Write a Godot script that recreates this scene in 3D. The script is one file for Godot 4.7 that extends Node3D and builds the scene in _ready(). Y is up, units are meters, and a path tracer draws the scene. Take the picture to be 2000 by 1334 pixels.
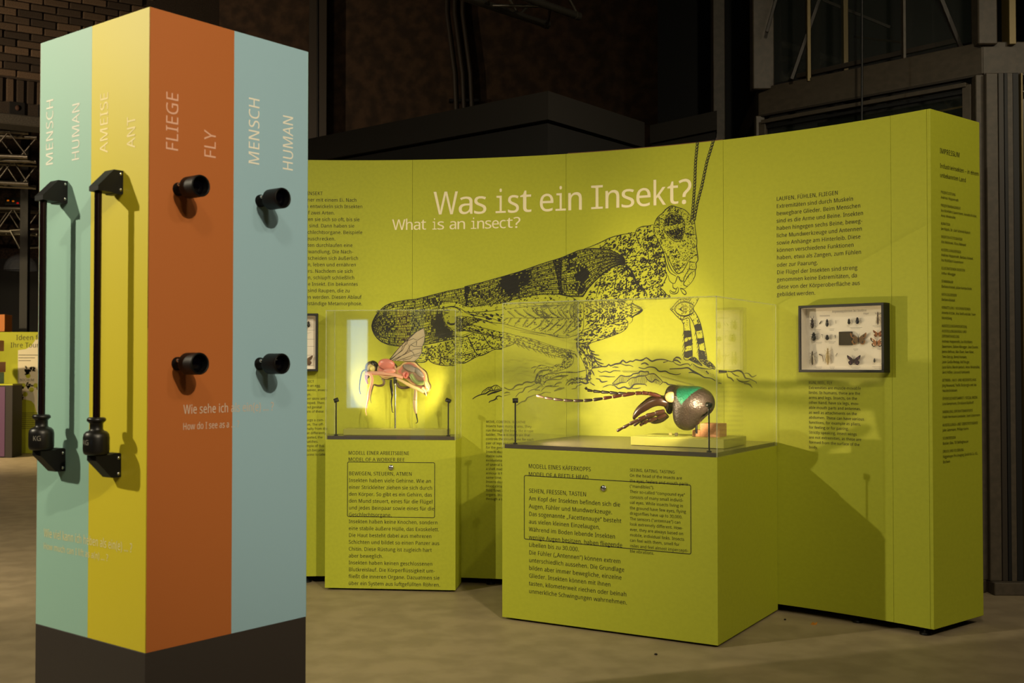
extends Node3D
# An exhibition hall with a curved lime wall about insects, two glazed display cases and a striped column in front.
# Metres, y up; a point at distance d in front of the viewer lies at z = -d.

const RAD := 3.756                      # radius of the curved wall
const MID := Vector2(-0.907, 2.8955)    # centre of that circle: x, distance
const TURN0 := 0.084998                 # angle at the seam from which arc lengths count
const WALL_TOP := 2.493
const WALL_BOTTOM := 0.04

var names := {}
var mats := {}
var fonts := {}
var rng := RandomNumberGenerator.new()

func _ready() -> void:
	rng.seed = 20240
	camera_and_light()
	hall()
	exhibition_wall()
	colour_column()
	display_cases()
	bee_model()
	beetle_model()
	specimen_frames()
	background_right()
	background_left()
	overhead()
	small_things()

func camera_and_light() -> void:
	var cam := Camera3D.new()
	cam.name = "camera"
	cam.position = Vector3(0, 1.28, 0)
	cam.rotation.x = atan(46.0 / 2200.0)
	cam.fov = 33.73
	cam.far = 200.0
	var lens := CameraAttributesPhysical.new()
	lens.frustum_focal_length = 39.58
	lens.frustum_focus_distance = 5.9
	lens.exposure_aperture = 5.0
	cam.attributes = lens
	add_child(cam)
	cam.current = true
	var we := WorldEnvironment.new()
	var env := Environment.new()
	env.background_mode = Environment.BG_COLOR
	env.background_color = Color(0, 0, 0)
	env.tonemap_mode = Environment.TONE_MAPPER_LINEAR
	env.tonemap_exposure = 1.0
	env.sdfgi_enabled = true
	env.ssao_enabled = true
	env.ssil_enabled = true
	we.environment = env
	we.name = "environment"
	add_child(we)
	# stage spotlights, all out of view: place, target, energy, half angle, softness, size, colour
	var warm := Color(1.0, 0.935, 0.80)
	stage_spot(Vector3(2.3, 4.35, 1.5), Vector3(-1.0, 1.6, -4.3), 27.0, 19.0, 0.9, 0.05, warm, "black stage spotlight nearest the wall behind the viewer")
	stage_spot(Vector3(1.75, 4.35, 0.3), Vector3(-0.9, 1.75, -5.2), 4.0, 26.0, 0.9, 0.05, warm, "black stage spotlight in the middle of the truss behind the viewer")
	stage_spot(Vector3(1.0, 4.35, -1.9), Vector3(1.3, 2.3, -6.1), 5.0, 38.0, 1.0, 0.05, warm, "black stage spotlight on the truss facing the specimen frame")
	stage_spot(Vector3(-4.4, 3.45, -2.9), Vector3(-1.15, 0.2, -4.2), 15.0, 44.0, 0.9, 0.04, Color(1.0, 0.95, 0.82), "black stage spotlight left of the striped column")
	stage_spot(Vector3(4.7, 4.35, -2.2), Vector3(1.9, 1.3, -5.6), 4.5, 34.0, 1.0, 0.05, warm, "unseen stage spotlight at the right, placed to light the end of the wall")  # out of view, placed to light the wall end and plinth side
	stage_spot(Vector3(-3.4, 3.45, -3.95), Vector3(-4.4, 0.0, -8.6), 24.0, 42.0, 1.0, 0.06, warm, "unseen stage spotlight placed to light the floor left of the striped column")  # out of view, placed to light the floor at left
	stage_spot(Vector3(-6.6, 3.3, -7.6), Vector3(-5.6, 3.4, -12.2), 15.0, 55.0, 1.0, 0.08, Color(1.0, 0.88, 0.72), "unseen stage spotlight placed to light the old brick wall")  # out of view, placed to light the bricks and trusses
	stage_spot(Vector3(-3.2, 4.4, -8.2), Vector3(-1.6, 4.3, -13.0), 1.0, 60.0, 1.0, 0.08, Color(1.0, 0.88, 0.72), "unseen stage spotlight placed to light the brown back wall")  # out of view, placed to lift the dim back wall
	stage_spot(Vector3(-8.9, 4.1, -13.2), Vector3(-6.8, 0.9, -16.2), 40.0, 45.0, 1.0, 0.08, Color(1.0, 0.9, 0.7), "unseen stage spotlight placed to light the far tour board")  # out of view, placed to light the far board and boxes
	# broad soft fill lamps added high up behind the viewer
	added_fill_lamp(Vector3(0.3, 6.1, 2.6), 12.5, "added round white fill lamp above the middle behind the viewer")
	added_fill_lamp(Vector3(4.4, 6.1, 0.8), 11.0, "added round white fill lamp above the right side of the hall")

# ---------------------------------------------------------------- helpers

func v3(x: float, y: float, d: float) -> Vector3:
	return Vector3(x, y, -d)

func numbered(called: String) -> String:
	var n: int = names.get(called, 0)
	names[called] = n + 1
	return called if n == 0 else "%s_%03d" % [called, n]

func thing(called: String, label: String, category: String, at := Vector3.ZERO, turn := 0.0, group := "") -> Node3D:
	var o := Node3D.new()
	o.name = numbered(called)
	add_child(o)
	o.position = at
	o.rotation.y = turn
	tag(o, label, category, group)
	return o

func tag(o: Node3D, label: String, category: String, group := "") -> void:
	o.set_meta("label", label)
	o.set_meta("category", category)
	if group:
		o.set_meta("group", group)

func obj(called: String, st: SurfaceTool, m: Material, parent: Node = self) -> MeshInstance3D:
	st.generate_normals()
	st.index()
	return put(called, st.commit(), m, parent)

func put(called: String, mesh: Mesh, m: Material, parent: Node = self) -> MeshInstance3D:
	var o := MeshInstance3D.new()
	o.name = numbered(called) if parent == self else called
	o.mesh = mesh
	o.material_override = m
	o.cast_shadow = GeometryInstance3D.SHADOW_CASTING_SETTING_ON
	parent.add_child(o, true)
	return o

func struct(called: String, st: SurfaceTool, m: Material) -> MeshInstance3D:
	var o := obj(called, st, m)
	o.set_meta("kind", "structure")
	return o

func mat(key: String, c := Color.WHITE, rough := 0.6, metal := 0.0, spec := 0.5) -> StandardMaterial3D:
	if not mats.has(key):
		var m := StandardMaterial3D.new()
		m.resource_name = key
		m.albedo_color = c
		m.roughness = rough
		m.metallic = metal
		m.metallic_specular = spec
		m.cull_mode = BaseMaterial3D.CULL_DISABLED
		mats[key] = m
	return mats[key]

func grain(key: String, a: Color, b: Color, freq: float, scale: float, rough := 0.6, octaves := 4, relief := 0.0) -> StandardMaterial3D:
	if mats.has(key):
		return mats[key]
	var m := mat(key, Color.WHITE, rough)
	var n := FastNoiseLite.new()
	n.seed = key.hash() & 0xffff
	n.frequency = freq
	n.fractal_octaves = octaves
	var t := NoiseTexture2D.new()
	t.width = 512
	t.height = 512
	t.seamless = true
	t.noise = n
	var g := Gradient.new()
	g.set_color(0, a)
	g.set_color(1, b)
	g.set_offset(0, 0.25)
	g.set_offset(1, 0.75)
	t.color_ramp = g
	m.albedo_texture = t
	m.uv1_triplanar = true
	m.uv1_world_triplanar = true
	m.uv1_scale = Vector3.ONE * scale
	if relief > 0.0:
		var h := NoiseTexture2D.new()
		h.width = 512
		h.height = 512
		h.seamless = true
		h.noise = n
		m.heightmap_enabled = true
		m.heightmap_texture = h
		m.heightmap_scale = relief
	return m

func relief(m: StandardMaterial3D, freq: float, scale: float, cm: float) -> StandardMaterial3D:
	var n := FastNoiseLite.new()
	n.seed = 11
	n.noise_type = FastNoiseLite.TYPE_CELLULAR
	n.frequency = freq
	var t := NoiseTexture2D.new()
	t.width = 256
	t.height = 256
	t.seamless = true
	t.noise = n
	m.uv1_triplanar = true
	m.uv1_scale = Vector3.ONE * scale
	m.heightmap_enabled = true
	m.heightmap_texture = t
	m.heightmap_scale = cm
	return m

func glow(key: String, c: Color, energy: float) -> StandardMaterial3D:
	var m := mat(key, Color(0.05, 0.05, 0.05), 0.4)
	m.emission_enabled = true
	m.emission = c
	m.emission_energy_multiplier = energy
	return m

func glass(key: String, c := Color(1, 1, 1, 0.02)) -> StandardMaterial3D:
	var m := mat(key, c, 0.02)
	m.transparency = BaseMaterial3D.TRANSPARENCY_ALPHA
	return m

func nst() -> SurfaceTool:
	var st := SurfaceTool.new()
	st.begin(Mesh.PRIMITIVE_TRIANGLES)
	st.set_smooth_group(-1)
	return st

func tri_out(st: SurfaceTool, a: Vector3, b: Vector3, c: Vector3, inside: Vector3) -> void:
	var n := (c - a).cross(b - a)
	if n.dot((a + b + c) / 3.0 - inside) < 0.0:
		var k := b
		b = c
		c = k
	st.add_vertex(a)
	st.add_vertex(b)
	st.add_vertex(c)

func quad_out(st: SurfaceTool, a: Vector3, b: Vector3, c: Vector3, d: Vector3, inside: Vector3) -> void:
	tri_out(st, a, b, c, inside)
	tri_out(st, a, c, d, inside)

func box(st: SurfaceTool, c: Vector3, size: Vector3, bas := Basis.IDENTITY, bevel := 0.0) -> SurfaceTool:
	st.set_smooth_group(-1)
	var h := size * 0.5
	var e := minf(bevel, minf(h.x, minf(h.y, h.z)) * 0.9)
	if e <= 0.0:
		for ax in 3:
			for sg: float in [-1.0, 1.0]:
				var p := []
				for q in [[-1, -1], [1, -1], [1, 1], [-1, 1]]:
					var v := Vector3.ZERO
					v[ax] = sg * h[ax]
					v[(ax + 1) % 3] = q[0] * h[(ax + 1) % 3]
					v[(ax + 2) % 3] = q[1] * h[(ax + 2) % 3]
					p.append(c + bas * v)
				quad_out(st, p[0], p[1], p[2], p[3], c)
		return st
	for ax in 3:
		var a1 := (ax + 1) % 3
		var a2 := (ax + 2) % 3
		for sg: float in [-1.0, 1.0]:
			var p := []
			for q in [[-1, -1], [1, -1], [1, 1], [-1, 1]]:
				var v := Vector3.ZERO
				v[ax] = sg * h[ax]
				v[a1] = q[0] * (h[a1] - e)
				v[a2] = q[1] * (h[a2] - e)
				p.append(c + bas * v)
			quad_out(st, p[0], p[1], p[2], p[3], c)
		for s1: float in [-1.0, 1.0]:
			for s2: float in [-1.0, 1.0]:
				var p := []
				for q in [[0, -1], [0, 1], [1, 1], [1, -1]]:
					var v := Vector3.ZERO
					v[ax] = q[1] * (h[ax] - e)
					v[a1] = s1 * (h[a1] - (e if q[0] == 1 else 0.0))
					v[a2] = s2 * (h[a2] - (e if q[0] == 0 else 0.0))
					p.append(c + bas * v)
				quad_out(st, p[0], p[1], p[2], p[3], c)
	for sx: float in [-1.0, 1.0]:
		for sy: float in [-1.0, 1.0]:
			for sz: float in [-1.0, 1.0]:
				var k := Vector3(sx * h.x, sy * h.y, sz * h.z)
				tri_out(st, c + bas * (k - Vector3(0, sy * e, sz * e)), c + bas * (k - Vector3(sx * e, 0, sz * e)), c + bas * (k - Vector3(sx * e, sy * e, 0)), c)
	return st

func one_box(c: Vector3, size: Vector3, bevel := 0.0, bas := Basis.IDENTITY) -> SurfaceTool:
	return box(nst(), c, size, bas, bevel)

func beam(st: SurfaceTool, a: Vector3, b: Vector3, w: float, t: float, side := Vector3.UP) -> SurfaceTool:
	var z := (b - a).normalized()
	var x := side.cross(z)
	if x.length() < 0.05:
		x = Vector3.RIGHT.cross(z)
	x = x.normalized()
	return box(st, (a + b) / 2, Vector3(w, t, a.distance_to(b)), Basis(x, z.cross(x), z), minf(w, t) * 0.06)

func tube(st: SurfaceTool, pts: Array, radii: Array, sides := 10, flat := 1.0, flat_dir := Vector3.BACK) -> SurfaceTool:
	var rings := []
	var up := Vector3.ZERO
	for i in pts.size():
		var t: Vector3 = (pts[mini(i + 1, pts.size() - 1)] - pts[maxi(i - 1, 0)]).normalized()
		if i == 0:
			up = flat_dir - t * flat_dir.dot(t)
			if up.length() < 0.1:
				up = Vector3.UP - t * t.y if absf(t.y) < 0.9 else Vector3.RIGHT
		up = (up - t * up.dot(t)).normalized()
		var right := t.cross(up)
		var r: float = radii[mini(i, radii.size() - 1)]
		var ring := []
		for k in sides:
			var a := TAU * k / sides
			ring.append(pts[i] + (right * cos(a) + up * sin(a) * flat) * r)
		rings.append(ring)
	st.set_smooth_group(0)
	for i in pts.size() - 1:
		for k in sides:
			var k2 := (k + 1) % sides
			quad_out(st, rings[i][k], rings[i][k2], rings[i + 1][k2], rings[i + 1][k], (pts[i] + pts[i + 1]) / 2)
	st.set_smooth_group(-1)
	for k in sides - 2:
		tri_out(st, rings[0][0], rings[0][k + 1], rings[0][k + 2], pts[1])
		tri_out(st, rings[-1][0], rings[-1][k + 1], rings[-1][k + 2], pts[-2])
	return st

func rod(a: Vector3, b: Vector3, r: float, sides := 10) -> SurfaceTool:
	return tube(nst(), [a, b], [r, r], sides)

func lathe(st: SurfaceTool, profile: Array, sides := 24, at := Vector3.ZERO, bas := Basis.IDENTITY, smooth := true) -> SurfaceTool:
	st.set_smooth_group(0 if smooth else -1)
	for i in profile.size() - 1:
		var p: Vector2 = profile[i]
		var q: Vector2 = profile[i + 1]
		var outward := Vector2(q.y - p.y, p.x - q.x)
		for k in sides:
			var a := TAU * k / sides
			var b := TAU * (k + 1) / sides
			var c := [Vector3(p.x * cos(a), p.y, p.x * sin(a)), Vector3(p.x * cos(b), p.y, p.x * sin(b)), Vector3(q.x * cos(b), q.y, q.x * sin(b)), Vector3(q.x * cos(a), q.y, q.x * sin(a))]
			var m := (a + b) / 2
			var mid: Vector3 = (c[0] + c[2]) / 2
			var inner := mid - Vector3(outward.x * cos(m), outward.y, outward.x * sin(m))
			var w := []
			for j in 4:
				w.append(at + bas * c[j])
			if p.x > 1e-6:
				tri_out(st, w[0], w[1], w[2], at + bas * inner)
			if q.x > 1e-6:
				tri_out(st, w[0], w[2], w[3], at + bas * inner)
	return st

func ellipsoid(st: SurfaceTool, c: Vector3, r: Vector3, bas := Basis.IDENTITY, rows := 10, cols := 16) -> SurfaceTool:
	st.set_smooth_group(0)
	for i in rows:
		for k in cols:
			var p := []
			for q in [[i, k], [i, k + 1], [i + 1, k + 1], [i + 1, k]]:
				var a: float = PI * q[0] / rows
				var b: float = TAU * q[1] / cols
				p.append(c + bas * (r * Vector3(sin(a) * cos(b), cos(a), sin(a) * sin(b))))
			if i > 0:
				tri_out(st, p[0], p[1], p[2] if i < rows - 1 else p[3], c)
			if i == 0:
				tri_out(st, p[0], p[2], p[3], c)
			elif i < rows - 1:
				tri_out(st, p[0], p[2], p[3], c)
	return st

func prism(st: SurfaceTool, poly: PackedVector2Array, y0: float, y1: float) -> SurfaceTool:
	# poly holds x and distance; the faces are flat
	st.set_smooth_group(-1)
	var mid := Vector2.ZERO
	for p in poly:
		mid += p / poly.size()
	var c := v3(mid.x, (y0 + y1) / 2, mid.y)
	for i in poly.size():
		var p := poly[i]
		var q := poly[(i + 1) % poly.size()]
		quad_out(st, v3(p.x, y0, p.y), v3(q.x, y0, q.y), v3(q.x, y1, q.y), v3(p.x, y1, p.y), c)
	var ix := Geometry2D.triangulate_polygon(poly)
	for i in range(0, ix.size(), 3):
		for y: float in [y0, y1]:
			tri_out(st, v3(poly[ix[i]].x, y, poly[ix[i]].y), v3(poly[ix[i + 1]].x, y, poly[ix[i + 1]].y), v3(poly[ix[i + 2]].x, y, poly[ix[i + 2]].y), c)
	return st

func slab(st: SurfaceTool, poly: PackedVector2Array, z0: float, z1: float) -> SurfaceTool:
	# a flat shape in x and y with thickness
	st.set_smooth_group(-1)
	var ix := Geometry2D.triangulate_polygon(poly)
	for i in range(0, ix.size(), 3):
		for z: float in [z0, z1]:
			var other := z0 + z1 - z
			tri_out(st, Vector3(poly[ix[i]].x, poly[ix[i]].y, z), Vector3(poly[ix[i + 1]].x, poly[ix[i + 1]].y, z), Vector3(poly[ix[i + 2]].x, poly[ix[i + 2]].y, z), Vector3(poly[ix[i]].x, poly[ix[i]].y, other))
	var out := 1.0 if not Geometry2D.is_polygon_clockwise(poly) else -1.0
	for i in poly.size():
		var p := poly[i]
		var q := poly[(i + 1) % poly.size()]
		var n := Vector2(q.y - p.y, p.x - q.x) * out
		var inside := Vector3((p.x + q.x) / 2 - n.x, (p.y + q.y) / 2 - n.y, (z0 + z1) / 2)
		quad_out(st, Vector3(p.x, p.y, z0), Vector3(q.x, q.y, z0), Vector3(q.x, q.y, z1), Vector3(p.x, p.y, z1), inside)
	return st

# surface nets of a distance field, coloured by a function of place
func field_mesh(f: Callable, lo: Vector3, hi: Vector3, cell: float, paint: Callable) -> SurfaceTool:
	var n := Vector3i(((hi - lo) / cell).ceil()) + Vector3i.ONE
	var val := PackedFloat32Array()
	val.resize(n.x * n.y * n.z)
	for z in n.z:
		for y in n.y:
			for x in n.x:
				val[(z * n.y + y) * n.x + x] = f.call(lo + Vector3(x, y, z) * cell)
	var st := nst()
	st.set_smooth_group(0)
	var at := {}
	var corner := [0, 1, n.x, n.x + 1, n.x * n.y, n.x * n.y + 1, n.x * n.y + n.x, n.x * n.y + n.x + 1]
	for z in n.z - 1:
		for y in n.y - 1:
			for x in n.x - 1:
				var base := (z * n.y + y) * n.x + x
				var neg := 0
				for k in 8:
					if val[base + corner[k]] < 0.0:
						neg += 1
				if neg == 0 or neg == 8:
					continue
				var sum := Vector3.ZERO
				var cnt := 0
				for e in [[0, 1], [2, 3], [4, 5], [6, 7], [0, 2], [1, 3], [4, 6], [5, 7], [0, 4], [1, 5], [2, 6], [3, 7]]:
					var a := val[base + corner[e[0]]]
					var b := val[base + corner[e[1]]]
					if (a < 0.0) != (b < 0.0):
						var pa := Vector3(e[0] & 1, (e[0] >> 1) & 1, e[0] >> 2)
						var pb := Vector3(e[1] & 1, (e[1] >> 1) & 1, e[1] >> 2)
						sum += pa.lerp(pb, a / (a - b))
						cnt += 1
				at[base] = lo + (Vector3(x, y, z) + sum / cnt) * cell
	var step := [1, n.x, n.x * n.y]
	for base: int in at:
		for ax in 3:
			var a := val[base]
			var b := val[base + step[ax]]
			if (a < 0.0) == (b < 0.0):
				continue
			var s1: int = step[(ax + 1) % 3]
			var s2: int = step[(ax + 2) % 3]
			if not (at.has(base - s1) and at.has(base - s2) and at.has(base - s1 - s2)):
				continue
			var q := [at[base], at[base - s1], at[base - s1 - s2], at[base - s2]]
			if b < 0.0:
				q.reverse()
			for k in [0, 2, 1, 0, 3, 2]:
				st.set_color(paint.call(q[k]))
				st.add_vertex(q[k])
	return st

func cap_dist(p: Vector3, a: Vector3, b: Vector3, ra: float, rb: float) -> float:
	var ab := b - a
	var t := clampf((p - a).dot(ab) / ab.length_squared(), 0.0, 1.0)
	return p.distance_to(a + ab * t) - lerpf(ra, rb, t)

func ell_dist(p: Vector3, c: Vector3, r: Vector3) -> float:
	var q := (p - c) / r
	var k := q.length()
	return (k - 1.0) * minf(r.x, minf(r.y, r.z)) if k > 0.001 else -minf(r.x, minf(r.y, r.z))

func smin(a: float, b: float, k: float) -> float:
	var h := clampf(0.5 + 0.5 * (b - a) / k, 0.0, 1.0)
	return lerpf(b, a, h) - k * h * (1.0 - h)

# ---------------------------------------------------------------- lettering and print

func font(which: String) -> Font:
	if not fonts.has(which):
		var f := SystemFont.new()
		f.font_names = PackedStringArray([{"s": "Droid Sans", "m": "Droid Sans Mono", "r": "Droid Serif"}[which]])
		fonts[which] = f
	return fonts[which]

# triangles of a line of text, one em high units, baseline at 0
func glyphs(s: String, which := "s") -> PackedVector2Array:
	var t := TextMesh.new()
	t.font = font(which)
	t.text = s
	t.font_size = 64
	t.pixel_size = 1.0 / 64.0
	t.depth = 0.0
	t.curve_step = 1.0
	t.horizontal_alignment = HORIZONTAL_ALIGNMENT_LEFT
	t.vertical_alignment = VERTICAL_ALIGNMENT_BOTTOM
	var out := PackedVector2Array()
	if t.get_surface_count() == 0:
		return out
	var a := t.surface_get_arrays(0)
	var v: PackedVector3Array = a[Mesh.ARRAY_VERTEX]
	var ix = a[Mesh.ARRAY_INDEX]
	if ix == null or ix.size() == 0:
		for p in v:
			out.append(Vector2(p.x, p.y - 0.25))
	else:
		for i in ix:
			out.append(Vector2(v[i].x, v[i].y - 0.25))
	return out

# one line: left edge x, baseline y, em, ink width to fit (0: natural), right aligned or not
func line(out: PackedVector2Array, s: String, x: float, y: float, em: float, width := 0.0, right := false, which := "s") -> void:
	var g := glyphs(s, which)
	if g.is_empty():
		return
	var lo := INF
	var hi := -INF
	for p in g:
		lo = minf(lo, p.x)
		hi = maxf(hi, p.x)
	var sx := em if width <= 0.0 else width / (hi - lo)
	var ox := x - hi * sx if right else (x if width <= 0.0 else x - lo * sx)
	for p in g:
		out.append(Vector2(ox + p.x * sx, y + p.y * em))

func flat_mesh(tris: PackedVector3Array) -> ArrayMesh:
	var a := []
	a.resize(Mesh.ARRAY_MAX)
	a[Mesh.ARRAY_VERTEX] = tris
	var m := ArrayMesh.new()
	m.add_surface_from_arrays(Mesh.PRIMITIVE_TRIANGLES, a)
	return m

# print on a plane: x to the right, y up, raised a little along z
func print_flat(called: String, tris: PackedVector2Array, t: Transform3D, m: Material, parent: Node) -> MeshInstance3D:
	var v := PackedVector3Array()
	for p in tris:
		v.append(t * Vector3(p.x, p.y, 0.0))
	return put(called, flat_mesh(v), m, parent)

# a place on the curved wall: arc length, height, distance in front of its face
func on_wall(s: float, h: float, off := 0.0) -> Vector3:
	var a := TURN0 + s / RAD
	return v3(MID.x + (RAD - off) * sin(a), h, MID.y + (RAD - off) * cos(a))

func print_wall(called: String, tris: PackedVector2Array, off: float, m: Material, parent: Node) -> MeshInstance3D:
	var v := PackedVector3Array()
	v.resize(tris.size())
	for i in tris.size():
		v[i] = on_wall(tris[i].x, tris[i].y, off)
	return put(called, flat_mesh(v), m, parent)

# wall millimetres to points
func w(a: Array) -> PackedVector2Array:
	var out := PackedVector2Array()
	for i in range(0, a.size(), 2):
		out.append(Vector2(a[i], a[i + 1]) * 0.001)
	return out

func smooth_line(p: PackedVector2Array, step := 0.008) -> PackedVector2Array:
	if p.size() < 3:
		return p
	var out := PackedVector2Array()
	for i in p.size() - 1:
		var a := p[maxi(i - 1, 0)]
		var d := p[mini(i + 2, p.size() - 1)]
		var n := maxi(1, int(p[i].distance_to(p[i + 1]) / step))
		for k in n:
			out.append(p[i].cubic_interpolate(p[i + 1], a, d, float(k) / n))
	out.append(p[p.size() - 1])
	return out

func ribbon(out: PackedVector2Array, p: PackedVector2Array, w0: float, w1: float) -> void:
	var prev := []
	for i in p.size():
		var d := (p[mini(i + 1, p.size() - 1)] - p[maxi(i - 1, 0)]).normalized()
		var n := Vector2(-d.y, d.x) * lerpf(w0, w1, float(i) / maxi(p.size() - 1, 1)) * 0.5
		if i > 0:
			out.append_array([prev[0], p[i] + n, prev[1], prev[1], p[i] + n, p[i] - n])
		prev = [p[i] + n, p[i] - n]

# a drawn stroke of that many millimetres, thinner towards its ends
func stroke(out: PackedVector2Array, p: PackedVector2Array, mm: float, taper := true, smooth := true) -> void:
	var q := smooth_line(p) if smooth else p
	var k := mm * 0.001
	if not taper or q.size() < 3:
		ribbon(out, q, k, k * (0.6 if taper else 1.0))
		return
	var half := q.size() / 2
	ribbon(out, q.slice(0, half + 1), k * 0.55, k * 1.1)
	ribbon(out, q.slice(half), k * 1.1, k * 0.45)

func blob(out: PackedVector2Array, c: Vector2, r: float, ang := 0.0, stretch := 1.0) -> void:
	var p := []
	for k in 6:
		var a := TAU * k / 6.0
		var q := Vector2(cos(a) * stretch, sin(a)) * r * rng.randf_range(0.6, 1.25)
		p.append(c + q.rotated(ang))
	for k in 4:
		out.append_array([p[0], p[k + 1], p[k + 2]])

func inside(p: Vector2, poly: PackedVector2Array) -> bool:
	return Geometry2D.is_point_in_polygon(p, poly)

func speckle(out: PackedVector2Array, poly: PackedVector2Array, count: int, r0: float, r1: float, ang := 0.0, stretch := 1.0, masks := []) -> void:
	var lo := poly[0]
	var hi := poly[0]
	for p in poly:
		lo = lo.min(p)
		hi = hi.max(p)
	var made := 0
	for i in count * 6:
		if made >= count:
			break
		var p := Vector2(rng.randf_range(lo.x, hi.x), rng.randf_range(lo.y, hi.y))
		if not inside(p, poly):
			continue
		var hidden := false
		for m: PackedVector2Array in masks:
			if inside(p, m):
				hidden = true
				break
		made += 1
		if not hidden:
			blob(out, p, rng.randf_range(r0, r1) * 0.001, ang + rng.randf_range(-0.6, 0.6), stretch * rng.randf_range(0.7, 1.3))

func hatch(out: PackedVector2Array, poly: PackedVector2Array, gap: float, dir: Vector2, mm: float) -> void:
	var n := Vector2(-dir.y, dir.x)
	var lo := INF
	var hi := -INF
	for p in poly:
		lo = minf(lo, p.dot(n))
		hi = maxf(hi, p.dot(n))
	var k := lo + gap
	while k < hi:
		var parts := Geometry2D.intersect_polyline_with_polygon(PackedVector2Array([n * k - dir * 9.0, n * k + dir * 9.0]), poly)
		for s: PackedVector2Array in parts:
			ribbon(out, s, mm * 0.001, mm * 0.0007)
		k += gap * rng.randf_range(0.8, 1.25)

func along(p: PackedVector2Array, t: float) -> Vector2:
	var total := 0.0
	for i in p.size() - 1:
		total += p[i].distance_to(p[i + 1])
	var need := t * total
	for i in p.size() - 1:
		var l := p[i].distance_to(p[i + 1])
		if need <= l:
			return p[i].lerp(p[i + 1], need / maxf(l, 1e-6))
		need -= l
	return p[p.size() - 1]

func stage_spot(at: Vector3, target: Vector3, energy: float, angle: float, soft: float, size: float, c: Color, label: String) -> void:
	var dir := (target - at).normalized()
	var t := thing("unseen_spotlight", label, "spotlight", at, 0.0, "spotlights out of view")
	var x := dir.cross(Vector3.UP).normalized()
	var bas := Basis(x, dir, x.cross(dir))
	var black := mat("black_metal", Color(0.03, 0.03, 0.03), 0.45, 0.2)
	obj("housing", lathe(nst(), [Vector2(0.0, -0.26), Vector2(0.05, -0.25), Vector2(0.075, -0.2), Vector2(0.08, -0.02), Vector2(0.088, 0.0), Vector2(0.08, 0.0), Vector2(0.074, -0.03)], 20, Vector3.ZERO, bas), black, t)
	obj("lens", lathe(nst(), [Vector2(0.0, -0.022), Vector2(0.045, -0.026), Vector2(0.076, -0.034)], 20, Vector3.ZERO, bas), glow("spot_lens", Color(1.0, 0.9, 0.7), 3.0), t)
	var s := nst()
	for k: float in [-1.0, 1.0]:
		beam(s, -dir * 0.12 + x * k * 0.09, Vector3(x.x * k * 0.09, 0.16, x.z * k * 0.09) - dir * 0.12, 0.03, 0.006)
	beam(s, -dir * 0.12 - x * 0.093 + Vector3.UP * 0.16, -dir * 0.12 + x * 0.093 + Vector3.UP * 0.16, 0.006, 0.03)
	obj("yoke", s, black, t)
	obj("clamp", rod(-dir * 0.12 + Vector3.UP * 0.16, -dir * 0.12 + Vector3.UP * 0.3, 0.018), black, t)
	var l := SpotLight3D.new()
	l.name = "beam"
	t.add_child(l)
	l.position = dir * 0.06
	l.basis = Basis.looking_at(dir)
	l.light_color = c
	l.light_energy = energy
	l.spot_angle = angle
	l.spot_angle_attenuation = soft
	l.spot_range = 40.0
	l.spot_attenuation = 2.0
	l.light_size = size
	l.shadow_enabled = true

func added_fill_lamp(at: Vector3, energy: float, label: String) -> void:
	var t := thing("added_fill_lamp", label, "lamp", at, 0.0, "added fill lamps under the ceiling")
	obj("shade", lathe(nst(), [Vector2(0.04, 0.3), Vector2(0.12, 0.28), Vector2(0.4, 0.06), Vector2(0.42, 0.0), Vector2(0.4, 0.0), Vector2(0.38, 0.06)], 28), mat("white_enamel", Color(0.8, 0.8, 0.78), 0.4), t)
	obj("lamp_disc", lathe(nst(), [Vector2(0.0, 0.028), Vector2(0.37, 0.03)], 28), glow("fill_lamp_disc", Color(1.0, 0.92, 0.78), 2.0), t)
	obj("stem", rod(Vector3(0, 0.29, 0), Vector3(0, 0.899, 0), 0.015), mat("black_metal"), t)
	var l := SpotLight3D.new()
	l.name = "light"
	t.add_child(l)
	l.position = Vector3(0, -0.02, 0)
	l.basis = Basis.looking_at(Vector3(0.0, -1.0, -0.02).normalized())
	l.light_color = Color(1.0, 0.94, 0.82)
	l.light_energy = energy
	l.spot_angle = 80.0
	l.spot_angle_attenuation = 0.4
	l.spot_range = 40.0
	l.spot_attenuation = 2.0
	l.light_size = 0.35
	l.shadow_enabled = true

# ---------------------------------------------------------------- the hall

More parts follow.
